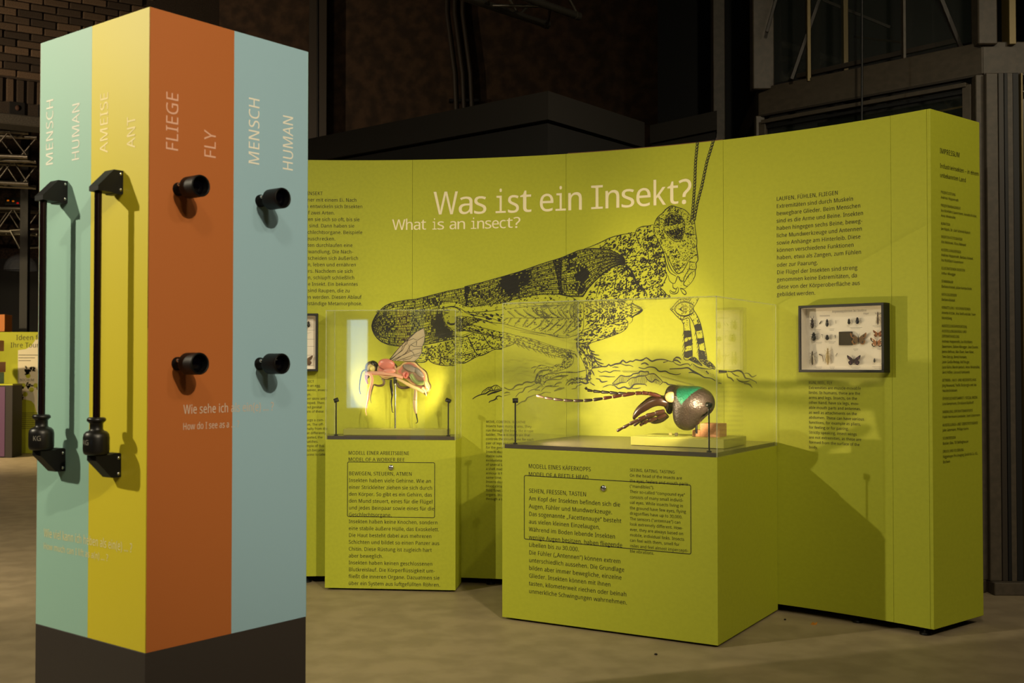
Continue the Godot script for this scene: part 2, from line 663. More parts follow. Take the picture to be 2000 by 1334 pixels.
func hall() -> void:
	var fl := grain("concrete_floor", Color(0.545, 0.488, 0.385), Color(0.6, 0.54, 0.43), 0.012, 0.7, 0.42, 8)
	fl.roughness = 0.5
	struct("floor", one_box(v3(-1.5, -0.1, 6.5), Vector3(27, 0.2, 31)), fl)
	var dark := grain("dark_plaster", Color(0.05, 0.045, 0.038), Color(0.1, 0.085, 0.068), 0.02, 0.4, 0.85, 5)
	struct("ceiling", one_box(v3(-1.5, 7.1, 6.5), Vector3(27, 0.2, 31)), mat("black_ceiling", Color(0.02, 0.02, 0.02), 0.9))
	struct("wall_left", one_box(v3(-14.9, 3.5, 6.5), Vector3(0.2, 7, 31)), dark)
	struct("wall_right", one_box(v3(11.9, 3.5, 6.5), Vector3(0.2, 7, 31)), dark)
	struct("wall_far", one_box(v3(-1.5, 3.5, 21.9), Vector3(27, 7, 0.2)), dark)
	# the wall behind the viewer, with an unseen narrow bright window, placed for the glazed case to mirror
	var s := nst()
	var wx := -4.64
	var d := -4.6
	box(s, v3((-15.0 + wx - 0.17) / 2, 3.5, d), Vector3(wx - 0.17 + 15.0, 7, 0.2))
	box(s, v3((12.0 + wx + 0.17) / 2, 3.5, d), Vector3(12.0 - wx - 0.17, 7, 0.2))
	box(s, v3(wx, 0.3, d), Vector3(0.34, 0.6, 0.2))
	box(s, v3(wx, 4.5, d), Vector3(0.34, 5.0, 0.2))
	struct("wall_near", s, dark)
	var pane := obj("unseen_window_1", one_box(v3(wx, 1.3, d - 0.08), Vector3(0.34, 1.4, 0.02)), glow("unseen_window_glow", Color(0.74, 0.88, 0.97), 2.6))  # unseen glowing panel, there for its reflection in the bee hood
	pane.set_meta("kind", "structure")
	var window_light := AreaLight3D.new()
	window_light.name = "unseen_window_light"
	add_child(window_light)
	window_light.position = v3(wx, 1.3, d + 0.11)
	window_light.area_size = Vector2(0.34, 1.4)
	window_light.light_color = Color(0.72, 0.88, 1.0)
	window_light.light_energy = 0.35
	window_light.area_range = 30.0
	window_light.area_attenuation = 2.0
	window_light.shadow_enabled = true

# ---------------------------------------------------------------- the curved lime wall

func lime() -> StandardMaterial3D:
	return grain("lime_laminate", Color(0.65, 0.67, 0.135), Color(0.67, 0.69, 0.145), 0.05, 1.5, 0.62, 3)

func ink() -> StandardMaterial3D:
	return mat("dark_print", Color(0.085, 0.08, 0.03), 0.6)

func arc_slab(s0: float, s1: float, y0: float, y1: float, off: float, thick: float, parts := 14) -> SurfaceTool:
	var st := nst()
	for i in parts:
		var a := lerpf(s0, s1, float(i) / parts)
		var b := lerpf(s0, s1, float(i + 1) / parts)
		var c := on_wall((a + b) / 2, (y0 + y1) / 2, off - thick / 2)
		st.set_smooth_group(0)
		quad_out(st, on_wall(a, y0, off), on_wall(b, y0, off), on_wall(b, y1, off), on_wall(a, y1, off), c)
		st.set_smooth_group(1)
		quad_out(st, on_wall(a, y0, off - thick), on_wall(b, y0, off - thick), on_wall(b, y1, off - thick), on_wall(a, y1, off - thick), c)
		st.set_smooth_group(-1)
		quad_out(st, on_wall(a, y1, off), on_wall(b, y1, off), on_wall(b, y1, off - thick), on_wall(a, y1, off - thick), c)
		quad_out(st, on_wall(a, y0, off), on_wall(b, y0, off), on_wall(b, y0, off - thick), on_wall(a, y0, off - thick), c)
		if i == 0:
			quad_out(st, on_wall(a, y0, off), on_wall(a, y1, off), on_wall(a, y1, off - thick), on_wall(a, y0, off - thick), c)
		if i == parts - 1:
			quad_out(st, on_wall(b, y0, off), on_wall(b, y1, off), on_wall(b, y1, off - thick), on_wall(b, y0, off - thick), c)
	return st

func block(parent: Node, called: String, lines: Array, s: float, h: float, em: float, lead: float, right_ends := []) -> void:
	var out := PackedVector2Array()
	for i in lines.size():
		if lines[i]:
			line(out, lines[i], right_ends[i] if right_ends else s, h - lead * i, em, 0.0, right_ends.size() > 0)
	print_wall(called, out, 0.0012, ink(), parent)

func exhibition_wall() -> void:
	var t := thing("exhibition_wall", "long curved lime green exhibition wall with a printed grasshopper and texts", "exhibition wall")
	var seams := [-1.2, -0.921, 0.0, 0.921, 1.842, 2.763, 2.95]
	for i in seams.size() - 1:
		obj("wall_panel", arc_slab(seams[i] + 0.0008, seams[i + 1] - 0.0008, WALL_BOTTOM, WALL_TOP, 0.0, 0.018), lime(), t)
	obj("frame_core", arc_slab(-1.195, 2.945, WALL_BOTTOM + 0.01, WALL_TOP - 0.004, -0.02, 0.03, 40), mat("core_board", Color(0.16, 0.11, 0.06), 0.8), t)
	obj("back_panel", arc_slab(-1.195, 2.945, WALL_BOTTOM, WALL_TOP, -0.45, 0.018, 40), lime(), t)
	obj("top_board", arc_slab(-1.19, 2.94, WALL_TOP - 0.02, WALL_TOP - 0.006, -0.05, 0.4, 40), mat("core_board"), t)
	obj("top_edge", arc_slab(0.93, 1.84, WALL_TOP, WALL_TOP + 0.004, 0.0, 0.018, 20), mat("edge_band", Color(0.42, 0.29, 0.13), 0.6), t)
	for s: float in [2.95, -1.2]:
		var a := on_wall(s, 0, 0.0)
		var b := on_wall(s, 0, -0.47)
		var o := (on_wall(s, 0) - on_wall(s - signf(s) * 0.01, 0)).normalized() * 0.009
		obj("end_panel", end_board(a + o, b + o), lime(), t)
	for s: float in [2.9, 2.55, 2.05, 0.46, -0.3, -0.62, -1.1]:
		for off: float in [-0.045, -0.4]:
			var p := on_wall(s, 0, off)
			obj("levelling_foot", lathe(nst(), [Vector2(0.0, 0.0), Vector2(0.028, 0.0), Vector2(0.028, 0.008), Vector2(0.01, 0.014), Vector2(0.01, 0.055)], 14, p), mat("dark_steel", Color(0.1, 0.1, 0.1), 0.4, 0.6), t)
	lettering(t)
	grasshopper(t)

func end_board(a: Vector3, b: Vector3) -> SurfaceTool:
	var z := (b - a).normalized()
	var x := Vector3.UP.cross(z)
	return box(nst(), (a + b) / 2 + Vector3.UP * (WALL_TOP + WALL_BOTTOM) / 2, Vector3(0.018, WALL_TOP - WALL_BOTTOM, a.distance_to(b)), Basis(x, Vector3.UP, z), 0.0015)

func lettering(t: Node3D) -> void:
	var white := mat("cream_print", Color(0.93, 0.89, 0.74), 0.6)
	var g := PackedVector2Array()
	var title := "WasisteinInsekt?"
	var ends := [[0.1265, 0.2723], [0.2772, 0.3601], [0.3694, 0.4431], [0.4985, 0.5599], [0.5722, 0.6386], [0.6459, 0.7135], [0.7644, 0.8453], [0.8575, 0.9202], [0.9340, 1.0149], [1.0703, 1.1397], [1.1552, 1.2373], [1.2503, 1.3258], [1.3379, 1.4221], [1.4389, 1.5114], [1.5198, 1.5836], [1.5854, 1.6596]]
	for i in title.length():
		line(g, title[i], ends[i][0], 2.167, 0.187, ends[i][1] - ends[i][0], false, "m" if title[i] in ["i", "I"] else "s")
	print_wall("title_lettering", g, 0.0012, white, t).set_meta("label", "pale title reading Was ist ein Insekt?")
	g = PackedVector2Array()
	var sub := "Whatisaninsect?"
	ends = [[-0.1210, -0.0419], [-0.0386, 0.0010], [0.0076, 0.0472], [0.0505, 0.0819], [0.1192, 0.1456], [0.1498, 0.1895], [0.2226, 0.2624], [0.2698, 0.3154], [0.3502, 0.3834], [0.3883, 0.4298], [0.4348, 0.4729], [0.4771, 0.5185], [0.5227, 0.5600], [0.5641, 0.6014], [0.6055, 0.6470]]
	for i in sub.length():
		line(g, sub[i], ends[i][0], 2.0785, 0.087, ends[i][1] - ends[i][0], false, "m" if sub[i] == "i" else "s")
	print_wall("subtitle_lettering", g, 0.0012, white, t).set_meta("label", "pale subtitle reading What is an insect?")
	block(t, "text_block", ["LAUFEN, FÜHLEN, FLIEGEN", "Extremitäten sind durch Muskeln", "bewegbare Glieder. Beim Menschen", "sind es die Arme und Beine. Insekten", "haben hingegen sechs Beine, beweg-", "liche Mundwerkzeuge und Antennen", "sowie Anhänge am Hinterleib. Diese", "können verschiedene Funktionen", "haben, etwa als Zangen, zum Fühlen", "oder zur Paarung.", "Die Flügel der Insekten sind streng", "genommen keine Extremitäten, da", "diese von der Körperoberfläche aus", "gebildet werden."], 2.143, 2.138, 0.0284, 0.0384)
	block(t, "text_block", ["RUN, FEEL, FLY", "Extremities are muscle-movable", "limbs. In humans, these are the", "arms and legs. Insects, on the", "other hand, have six legs, mov-", "able mouth parts and antennas,", "as well as attachments on the", "abdomen. These can have various", "functions, for example as pliers,", "for feeling or for pairing.", "Strictly speaking, insect wings", "are not extremities, as these are", "formed from the surface of the", "body."], 2.316, 1.183, 0.0196, 0.0253)
	block(t, "text_block", ["MOVE, CONTROL, BREATHE", "Insects have many brains. They", "run through the body like a rope", "ladder. There is one brain that", "controls the mouth, one for each", "pair of legs and wings, and one", "for the genitals.", "Insects do not have bones, but a", "stable outer shell, the", "exoskeleton. The skin consists", "of several layers and forms", "a shell made of chitin. This", "armour is hard and flexible at the", "same time.", "Insects do not have a closed", "blood circulation. The body", "fluid flows around the inner", "organs. In addition, they breathe", "through a system of tubes."], 0.441, 0.943, 0.0194, 0.0249)
	block(t, "text_block", ["ZUM INSEKT", "immer mit einem Ei. Nach", "Schlüpfen entwickeln sich Insekten", "auf zwei Arten.", "häuten sie sich so oft, bis sie", "entwickelt sind. Dann haben sie", "Geschlechtsorgane. Beispiele", "Heuschrecken.", "Insekten durchlaufen eine", "Verwandlung. Die Nach-", "unterscheiden sich äußerlich", "Eltern, leben und ernähren", "anders. Nachdem sie sich", "haben, schlüpft schließlich", "erwachsene Insekt. Ein bekanntes", "für sind Raupen, die zu", "Schmetterlingen werden. Diesen Ablauf", "vollständige Metamorphose."], 0, 2.285, 0.0284, 0.03835, [-0.5322, -0.3338, -0.2987, -0.4619, -0.3150, -0.3462, -0.2987, -0.4576, -0.3559, -0.3520, -0.3232, -0.3362, -0.3559, -0.3453, -0.3241, -0.3725, -0.3011, -0.2981])
	block(t, "text_block", ["INSECT", "with an egg.", "However, insects", "ways.", "their skins until", "developed. Then", "and genital", "are of these", "", "undergo a com-", "transformation. The off-", "externally from the", "eat differently.", "pupated, the", "body hatches.", "example of this", "which become", "process is called"], 0, 1.177, 0.0194, 0.0253, [-0.5797, -0.5408, -0.4989, -0.5961, -0.5049, -0.5199, -0.5349, -0.5229, -0.5229, -0.5199, -0.5229, -0.4989, -0.5049, -0.5289, -0.5543, -0.5199, -0.5199, -0.5019])
	# credits on the end of the wall
	var p0 := on_wall(2.95, 0, 0.0)
	var x := (on_wall(2.95, 0, -0.47) - p0).normalized()
	var n := (p0 - on_wall(2.94, 0, 0.0)).normalized()
	p0 += n * 0.0195
	var c := PackedVector2Array()
	line(c, "IMPRESSUM", 0.085, 2.292, 0.034)
	line(c, "Industrieinsekten – in einem", 0.085, 2.222, 0.029)
	line(c, "unbekannten Land", 0.085, 2.177, 0.029)
	var credits := ["PROJEKTLEITUNG", "Andreas Hoppenrath", "", "PROJEKTMANAGEMENT", "Ina Wohlfahrt-Sauermann, Annette Kritzler,", "Anna Windmüller", "", "KURATION", "Jan Kippik, Dr. Olaf Schmidt-Rutsch", "", "INSEKTEN-FOTOGRAFIEN", "Ute Matzkows, Klaus Rakwald", "", "AUSSTELLUNGSDESIGN", "Andreas Hoppenrath, Barbara Kniesel,", "Ina Wohlfahrt-Sauermann", "", "ILLUSTRATIONEN INSEKTEN", "Arthur Alksogger", "", "STAMMBAUM", "Barbara Kniesel, Julian Kumpschulte", "", "KATALOG-DESIGN", "Barbara Kniesel", "", "VERMITTLUNG / KOOPERATIONEN", "Annette Kritzler, Ana Seidl und das Team", "Vermittlung", "", "AUSSTELLUNGSPRODUKTION,", "AUSSTELLUNGSAUFBAU UND", "EXPONATHANDLING", "Andreas Hoppenrath, Ina Wohlfahrt-", "Sauermann, Sabine Alksogger, Uwe Daume,", "Janina Belhaus, Alex Elsen, Sven Rüter,", "Timo Detrop, Bernd Homann,", "Jason Große-Perdup, Rolf Kruger,", "Luca Gülce, Martin Jentsch, Anna Windmüller,", "Gerd Höfker, Leonard Kankowski", "", "BETRIEBS-, HAUS- UND MEDIENTECHNIK", "Jörg Neuwand, Tevfik Dizdaroglu und das", "Haustechnikteam", "", "ÖFFENTLICHKEITSARBEIT / SOCIAL MEDIA", "Lina Kampmann, Christiane Bückhoff", "", "SAMMLUNG, EXPONATTRANSPORTE", "Frank Herrmann-Landvater, Sven Uckermann", "", "AUSSTELLUNGS- UND OBJEKTFOTOGRAFIE", "Julia Gehrmann, Philipp Harms", "", "SOUNDDESIGN", "Bastian Glas, Till Bellingheuser", "", "DRUCK UND FOLIERUNG", "Niggemeyer Pro Imaging GmbH & Co. KG,", "Bochum"]
	var y := 2.1
	for s: String in credits:
		if s:
			line(c, s, 0.09, y, 0.0178)
			y -= 0.0246
		else:
			y -= 0.0136
	print_flat("credits_lettering", c, Transform3D(Basis(x, Vector3.UP, n), p0), mat("thin_print", Color(0.19, 0.185, 0.05), 0.6), t)

func grasshopper(t: Node3D) -> void:
	var art := Node3D.new()
	art.name = "grasshopper_print"
	t.add_child(art)
	art.set_meta("label", "large black engraved drawing of a grasshopper on rocky ground")
	var k := ink()
	rng.seed = 77
	var up := w([-241,1511,-235,1538,-223,1563,-209,1585,-188,1608,-163,1630,-128,1647,-85,1657,-27,1667,20,1671,71,1683,129,1697,207,1715,285,1728,348,1738,309,1738,430,1766,533,1793,643,1822,746,1855,826,1878,901,1896,836,1881,884,1895,925,1910,953,1922,994,1937,1028,1942,1066,1946,1124,1942,1185,1932,1223,1914,1253,1895,1270,1875])
	var low := w([-241,1511,-237,1488,-227,1463,-209,1438,-182,1415,-147,1400,-104,1391,-73,1388,-7,1387,71,1395,129,1408,188,1420,262,1436,298,1496,372,1529,459,1562,528,1617,597,1657,666,1671,746,1685,832,1687,901,1685,877,1686,935,1672,1021,1667,1052,1712,1089,1751,1124,1782,1158,1807,1192,1828,1229,1842,1273,1846])
	var femur := w([176,1587,158,1608,161,1631,176,1647,207,1655,246,1650,263,1649,286,1641,309,1629,338,1622,378,1623,459,1634,539,1642,597,1657,666,1671,746,1685,832,1687,901,1685,877,1686,935,1672,964,1663,1019,1610,1025,1537,1019,1477,992,1456,957,1444,926,1436,868,1442,802,1458,713,1476,624,1498,549,1520,476,1528,401,1551,344,1560,315,1563,269,1561,264,1472,227,1495,196,1518])
	var tibia := w([263,1561,344,1523,430,1495,539,1469,549,1471,624,1451,722,1429,802,1402,882,1378,935,1368,972,1355,963,1338,963,1319,904,1321,881,1325,802,1347,726,1373,624,1403,549,1438,539,1438,459,1458,373,1478,315,1481,263,1476])
	var belly := w([63,1384,98,1393,159,1403,235,1422,262,1433,263,1451,315,1456,373,1473,459,1458,539,1435,549,1438,611,1403,549,1382,539,1374,493,1368,447,1349,407,1333,384,1330,344,1307,304,1290,262,1278,208,1276,149,1283,110,1299,93,1320,83,1301,52,1295,17,1295,52,1326])
	var chest := w([1076,1948,1124,1974,1175,1994,1219,2008,1277,2017,1331,2022,1339,2034,1373,2053,1437,2060,1436,2020,1458,1983,1476,1946,1495,1909,1504,1864,1507,1820,1516,1775,1499,1722,1476,1707,1504,1681,1537,1656,1379,1591,1315,1546,1207,1514,1055,1501,1013,1610,1041,1660,1089,1751,1158,1807,1229,1842,1273,1846,1270,1875,1253,1895,1185,1932])
	var masks := [femur, chest]
	# ---- the folded wing: long veins, cross veins, dark cells
	var dark := [[w([-166,1511]), 0.05, 0.055, 0.5], [w([188,1518]), 0.055, 0.075, 1.0], [w([129,1664]), 0.05, 0.02, 0.5], [w([585,1751]), 0.055, 0.055, 1.0], [w([654,1794]), 0.05, 0.045, 0.9], [w([935,1913]), 0.05, 0.018, 0.9], [w([1018,1798]), 0.04, 0.04, 1.0], [w([994,1733]), 0.04, 0.035, 0.7], [w([946,1840]), 0.04, 0.03, 0.55], [w([418,1708]), 0.09, 0.03, 0.35], [w([723,1709]), 0.07, 0.03, 0.35]]
	var g := PackedVector2Array()
	var rows := 24
	var cols := 210
	var grid := []
	for r in rows + 1:
		var rowp := []
		for c in cols + 1:
			var tt := float(c) / cols
			var v := float(r) / rows
			var vv := v + 0.012 * sin(tt * 9.0 + r * 1.7)
			if r > 0 and r < rows:
				tt += rng.randf_range(-0.3, 0.3) / cols
			rowp.append(along(up, tt).lerp(along(low, tt), clampf(vv, 0.0, 1.0)))
		grid.append(rowp)
	for r in rows + 1:
		for c in cols:
			var a: Vector2 = grid[r][c]
			var b: Vector2 = grid[r][c + 1]
			var mid := (a + b) / 2
			if inside(mid, femur) or inside(mid, chest):
				continue
			var edge := r == 0 or r == rows
			ribbon(g, PackedVector2Array([a, b]), 0.005 if edge else 0.0029, 0.005 if edge else 0.0029)
			if r == rows:
				continue
			var dk := 0.2
			for q in dark:
				var dd: Vector2 = (mid - q[0][0]) / Vector2(q[1], q[2])
				dk = maxf(dk, q[3] * clampf(1.9 - dd.length() * 1.1, 0.0, 1.0))
			var e: Vector2 = grid[r + 1][c]
			var f: Vector2 = grid[r + 1][c + 1]
			if rng.randf() < dk:
				var j := rng.randf_range(0.0, 0.25) * (1.0 - minf(dk, 1.0))
				var mm := (a + b + e + f) / 4
				g.append_array([a.lerp(mm, j), b.lerp(mm, j), f.lerp(mm, j), a.lerp(mm, j), f.lerp(mm, j), e.lerp(mm, j)])
			elif rng.randf() < 0.85:
				var u := rng.randf()
				ribbon(g, PackedVector2Array([a.lerp(b, u), e.lerp(f, rng.randf())]), 0.0026, 0.0023)
	print_wall("wing_print", g, 0.0009, k, art)
	# ---- hind leg
	g = PackedVector2Array()
	stroke(g, closed(femur), 3.2, false)
	for a in [w([571,1594,615,1556]), w([615,1599,638,1576,682,1553]), w([664,1603,691,1575,735,1552]), w([713,1613,740,1579,784,1552]), w([767,1613,793,1578,837,1552]), w([815,1608,837,1577,886,1550]), w([868,1600,882,1572,913,1546]), w([895,1598,908,1572,935,1544]), w([939,1597,948,1563,970,1537]), w([975,1592,979,1558,1005,1528]), w([593,1554,575,1524]), w([647,1552,615,1515]), w([691,1551,673,1523,660,1500]), w([735,1546,704,1515,673,1498]), w([789,1544,758,1505,713,1482]), w([842,1545,811,1505,762,1475]), w([891,1545,846,1505,806,1473]), w([926,1538,899,1500,846,1462]), w([970,1537,935,1499,904,1457]), w([1010,1520,970,1482,926,1461])]:
		stroke(g, a, 5.6)
		var b := PackedVector2Array()
		for p: Vector2 in a:
			b.append(p + Vector2(0.008, 0.001))
		stroke(g, b, 2.2)
	stroke(g, w([553,1554,731,1552,793,1552,891,1550,970,1541,1014,1524]), 4.0)
	stroke(g, w([553,1605,624,1612,713,1620,846,1626,979,1630]), 3.0)
	stroke(g, w([553,1503,647,1481,758,1463,846,1453,926,1444]), 3.0)
	stroke(g, w([647,1472,735,1458,802,1445]), 3.6)
	stroke(g, w([229,1626,263,1620,292,1608,315,1594,344,1588,401,1590,470,1595,539,1603]), 4.6)
	stroke(g, w([309,1591,355,1574,418,1562,482,1550,539,1528]), 4.0)
	stroke(g, w([372,1585,418,1576,482,1573,528,1561]), 3.0)
	stroke(g, w([361,1574,390,1546,447,1534,505,1511]), 3.0)
	for i in 26:
		var p := w([355,1585,533,1589])[0].lerp(w([533,1589,539,1528])[0], rng.randf()) + Vector2(0, -rng.randf_range(0.005, 0.06))
		blob(g, p, rng.randf_range(0.002, 0.006), -0.4, 2.6)
	stroke(g, w([192,1614,215,1621,246,1623,270,1613,293,1594]), 7.0)
	stroke(g, w([168,1602,188,1589,215,1587,227,1594]), 9.0)
	stroke(g, w([184,1568,192,1549,198,1526,211,1508,227,1499,246,1497]), 3.0)
	stroke(g, w([207,1533,227,1520,250,1521,264,1533]), 12.0)
	speckle(g, femur, 330, 1.5, 4.0, 0.3, 1.8)
	speckle(g, w([727,1600,784,1591,837,1552,784,1548,744,1574]), 60, 2.0, 5.0, -0.6, 2.0)
	speckle(g, w([953,1622,1019,1621,1019,1494,970,1495,961,1563]), 90, 1.5, 4.5, 1.2, 2.0)
	print_wall("hind_thigh_print", g, 0.0012, k, art)
	g = PackedVector2Array()
	stroke(g, w([263,1561,344,1523,430,1495,539,1469,549,1471,624,1451,722,1429,802,1402,882,1378,935,1368,972,1355]), 3.2, false)
	stroke(g, w([263,1476,315,1481,373,1478,459,1458,539,1438,549,1438,624,1403,726,1373,802,1347,881,1325,904,1321]), 4.0, false)
	stroke(g, w([549,1458,624,1433,713,1403,802,1372,890,1347]), 2.6)
	stroke(g, w([669,1435,758,1407,846,1379,935,1359]), 4.6)
	stroke(g, w([691,1424,766,1396,846,1368]), 3.0)
	for a in [w([624,1403,640,1384]), w([651,1392,673,1375]), w([678,1384,702,1364]), w([722,1373,744,1353]), w([753,1362,775,1345]), w([784,1353,806,1332]), w([811,1345,822,1325]), w([828,1338,839,1321]), w([848,1332,855,1317])]:
		stroke(g, a, 4.5)
	stroke(g, w([959,1342,972,1344,981,1333,988,1322]), 7.0)
	speckle(g, tibia, 330, 1.5, 4.2, -0.25, 2.4)
	speckle(g, w([837,1377,890,1364,952,1355,957,1329,904,1323,855,1342]), 110, 1.6, 4.0, -0.3, 2.0)
	var foot := w([911,1318,962,1329,962,1297,948,1276,922,1262,893,1251,863,1244,830,1244,816,1251,805,1262,746,1260,750,1272,765,1279,790,1278,816,1269,841,1269,863,1283,893,1285,900,1304])
	stroke(g, closed(foot), 2.8, false)
	speckle(g, foot, 150, 1.2, 3.2, 0.3, 1.8)
	stroke(g, w([746,1269,728,1269,711,1260]), 5.0)
	stroke(g, w([744,1260,733,1247,728,1232]), 5.0)
	stroke(g, w([893,1285,900,1269,896,1251]), 3.0)
	stroke(g, w([841,1269,838,1255,834,1244]), 3.0)
	print_wall("hind_shin_print", g, 0.0012, k, art)
	# ---- rings of the abdomen
	g = PackedVector2Array()
	for a in [w([98,1384,102,1349,120,1328,161,1315]), w([159,1399,165,1357,169,1334,192,1317,262,1315]), w([235,1422,254,1395,262,1372]), w([94,1322,110,1299,149,1284,188,1278,208,1276,262,1279]), w([17,1295,52,1295,83,1301,94,1322,96,1357]), w([59,1347,79,1345,92,1357,96,1380]), w([161,1315,172,1299,192,1280]), w([332,1448,352,1411,370,1372,384,1346,407,1335,447,1349,487,1369,539,1376]), w([424,1456,442,1422,465,1391,493,1374,539,1372]), w([373,1372,419,1374,465,1385]), w([264,1310,304,1290,344,1307,384,1328,407,1335]), w([272,1338,309,1338,373,1355]), w([272,1479,315,1481,373,1470,419,1461,539,1433]), w([71,1434,129,1453,188,1466,262,1479]), w([71,1418,129,1436,188,1449,262,1464]), w([71,1399,129,1409,188,1422,262,1437]), w([269,1451,309,1445,373,1470]), w([549,1382,584,1393,615,1408])]:
		stroke(g, a, 5.0)
		var b := PackedVector2Array()
		for p: Vector2 in a:
			b.append(p + Vector2(-0.008, 0.009))
		stroke(g, b, 2.0)
	speckle(g, belly, 700, 1.5, 4.2, 0.8, 1.5, [tibia])
	print_wall("abdomen_print", g, 0.0012, k, art)
	# ---- thorax
	g = PackedVector2Array()
	speckle(g, chest, 1700, 1.6, 5.0, 0.6, 1.8)
	for a in [w([1424,1985]), w([1410,1981]), w([1424,1942]), w([1448,1943]), w([1448,1889]), w([1438,1858]), w([1476,1901]), w([1391,1867]), w([1471,1799]), w([1481,1839]), w([1296,1927]), w([1277,1824]), w([1296,1782]), w([1320,1745]), w([1353,1704]), w([1296,1705]), w([1164,1735]), w([1141,1736]), w([1243,1707]), w([1311,1789]), w([1334,1743]), w([1277,1907]), w([1199,1588]), w([1190,1546]), w([1155,1610])]:
		var c: Vector2 = a[0]
		for i in 26:
			blob(g, c + Vector2(rng.randfn(0, 0.013), rng.randfn(0, 0.007)), rng.randf_range(0.0018, 0.0045), rng.randf() * 3.0, 1.6)
	for a in [w([1028,1942,1076,1957,1124,1975,1175,1996,1219,2008,1277,2017,1331,2022]), w([1332,2023,1335,2032,1344,2043,1373,2053,1406,2055,1437,2060]), w([1332,2023,1339,2007,1344,1980,1363,1947,1382,1942]), w([1379,1951,1387,1923,1405,1905,1410,1868,1419,1832,1452,1795,1476,1772]), w([1504,1882,1507,1820,1504,1793,1476,1767,1471,1745,1447,1728,1410,1711,1372,1703,1348,1713,1334,1754,1320,1773,1306,1800,1296,1823,1277,1847,1268,1874]), w([1506,1802,1516,1775,1504,1748,1490,1722,1476,1709]), w([1466,1718,1504,1681,1508,1672,1537,1656]), w([1457,1714,1480,1691,1499,1670,1466,1665]), w([1381,1703,1395,1680,1400,1655]), w([1268,1802,1277,1756,1277,1711,1272,1665]), w([1229,1834,1219,1779,1205,1699,1205,1653]), w([1287,1829,1280,1745,1276,1661]), w([1130,1776,1113,1724,1099,1665]), w([1537,1655,1379,1591,1315,1546]), w([1313,1565,1348,1579,1376,1589]), w([1102,1561,1098,1535,1067,1506]), w([1142,1568,1149,1543,1144,1514]), w([1168,1568,1177,1547,1173,1517]), w([1067,1565,1058,1527,1032,1498]), w([1063,1580,1094,1584,1124,1577,1142,1560]), w([1225,1567,1238,1542,1225,1525]), w([1287,1595,1304,1601,1317,1586,1304,1572,1291,1580])]:
		stroke(g, a, 4.6)
	stroke(g, w([1273,1842,1307,1809,1327,1760,1361,1717,1388,1700]), 12.0)
	stroke(g, w([1317,1553,1352,1571,1374,1585]), 11.0)
	print_wall("thorax_print", g, 0.0012, k, art)
	# ---- head
	g = PackedVector2Array()
	var eye := w([1500,2043,1505,2083,1524,2111,1547,2119,1571,2113,1599,2095,1618,2067,1620,2032,1615,2001,1603,1971,1580,1958,1552,1967,1523,1993,1505,2016])
	var face := w([1441,2020,1444,2056,1455,2091,1477,2112,1505,2137,1533,2154,1552,2156,1590,2142,1618,2131,1646,2105,1660,2082,1678,2063,1680,2033,1685,1993,1690,1962,1689,1918,1694,1878,1645,1854,1593,1787,1574,1788,1551,1818,1518,1882,1495,1927,1467,1974])
	var jaw := w([1579,1768,1617,1806,1645,1849,1692,1873,1694,1847,1687,1812,1679,1768,1663,1738,1635,1710,1598,1707,1593,1745])
	for a in [w([1436,2020,1441,2056,1455,2091,1477,2112,1496,2124,1505,2137,1533,2155,1552,2157,1576,2148,1590,2143,1618,2132,1646,2106,1660,2082]), w([1678,2064,1680,2033,1685,1993,1690,1962,1689,1918,1696,1864,1694,1847,1684,1834,1687,1812,1680,1795,1679,1768,1663,1738,1635,1710,1616,1698,1593,1703]), w([1436,2020,1458,1983,1476,1946,1495,1909,1504,1864,1509,1820]), w([1504,1905,1518,1882,1532,1854,1551,1818,1574,1786,1593,1785,1617,1806,1645,1854,1673,1874,1687,1882]), w([1514,1891,1525,1841,1546,1800,1574,1777]), w([1504,1882,1514,1837,1532,1792,1570,1768]), w([1523,1774,1532,1743,1560,1729,1579,1768,1593,1745,1612,1740,1617,1762,1645,1809,1649,1845]), w([1645,1845,1677,1839]), w([1645,1805,1682,1799]), w([1616,1740,1614,1718,1635,1710]), w([1616,1731,1645,1774,1677,1795]), w([1551,1729,1551,1707,1569,1697,1579,1710]), w([1530,1690,1537,1676,1560,1671,1579,1679,1584,1706]), w([1534,1694,1546,1682,1565,1682,1570,1702]), w([1593,1701,1616,1691,1628,1673,1623,1665,1607,1674,1593,1701]), w([1660,2082,1655,2061,1664,2049,1678,2055,1676,2068]), w([1641,2031,1659,2038,1669,2029,1659,2021]), w([1683,1993,1664,1994,1627,2000,1617,2010]), w([1551,1827,1575,1808,1598,1816,1626,1837]), w([1689,1926,1678,1923,1659,1924])]:
		stroke(g, a, 4.6)
	stroke(g, closed(eye), 3.2, false)
	speckle(g, eye, 380, 1.4, 3.0)
	speckle(g, w([1505,2083,1547,2116,1599,2093,1615,2063,1561,2053,1505,2048]), 330, 1.8, 4.0)
	speckle(g, w([1509,2016,1552,2027,1617,2036,1613,2001,1598,1967,1552,1974]), 330, 1.8, 4.0)
	speckle(g, face, 900, 1.5, 3.2, 0.0, 1.1, [eye])
	speckle(g, jaw, 90, 1.0, 2.4)
	for a in [w([1472,2090]), w([1481,2013]), w([1533,2140]), w([1571,2133]), w([1547,1903]), w([1565,1871]), w([1645,1995]), w([1579,1817]), w([1491,1981]), w([1467,2063])]:
		var c: Vector2 = a[0]
		for i in 22:
			blob(g, c + Vector2(rng.randfn(0, 0.009), rng.randfn(0, 0.009)), rng.randf_range(0.0015, 0.004))
	print_wall("head_print", g, 0.0012, k, art)
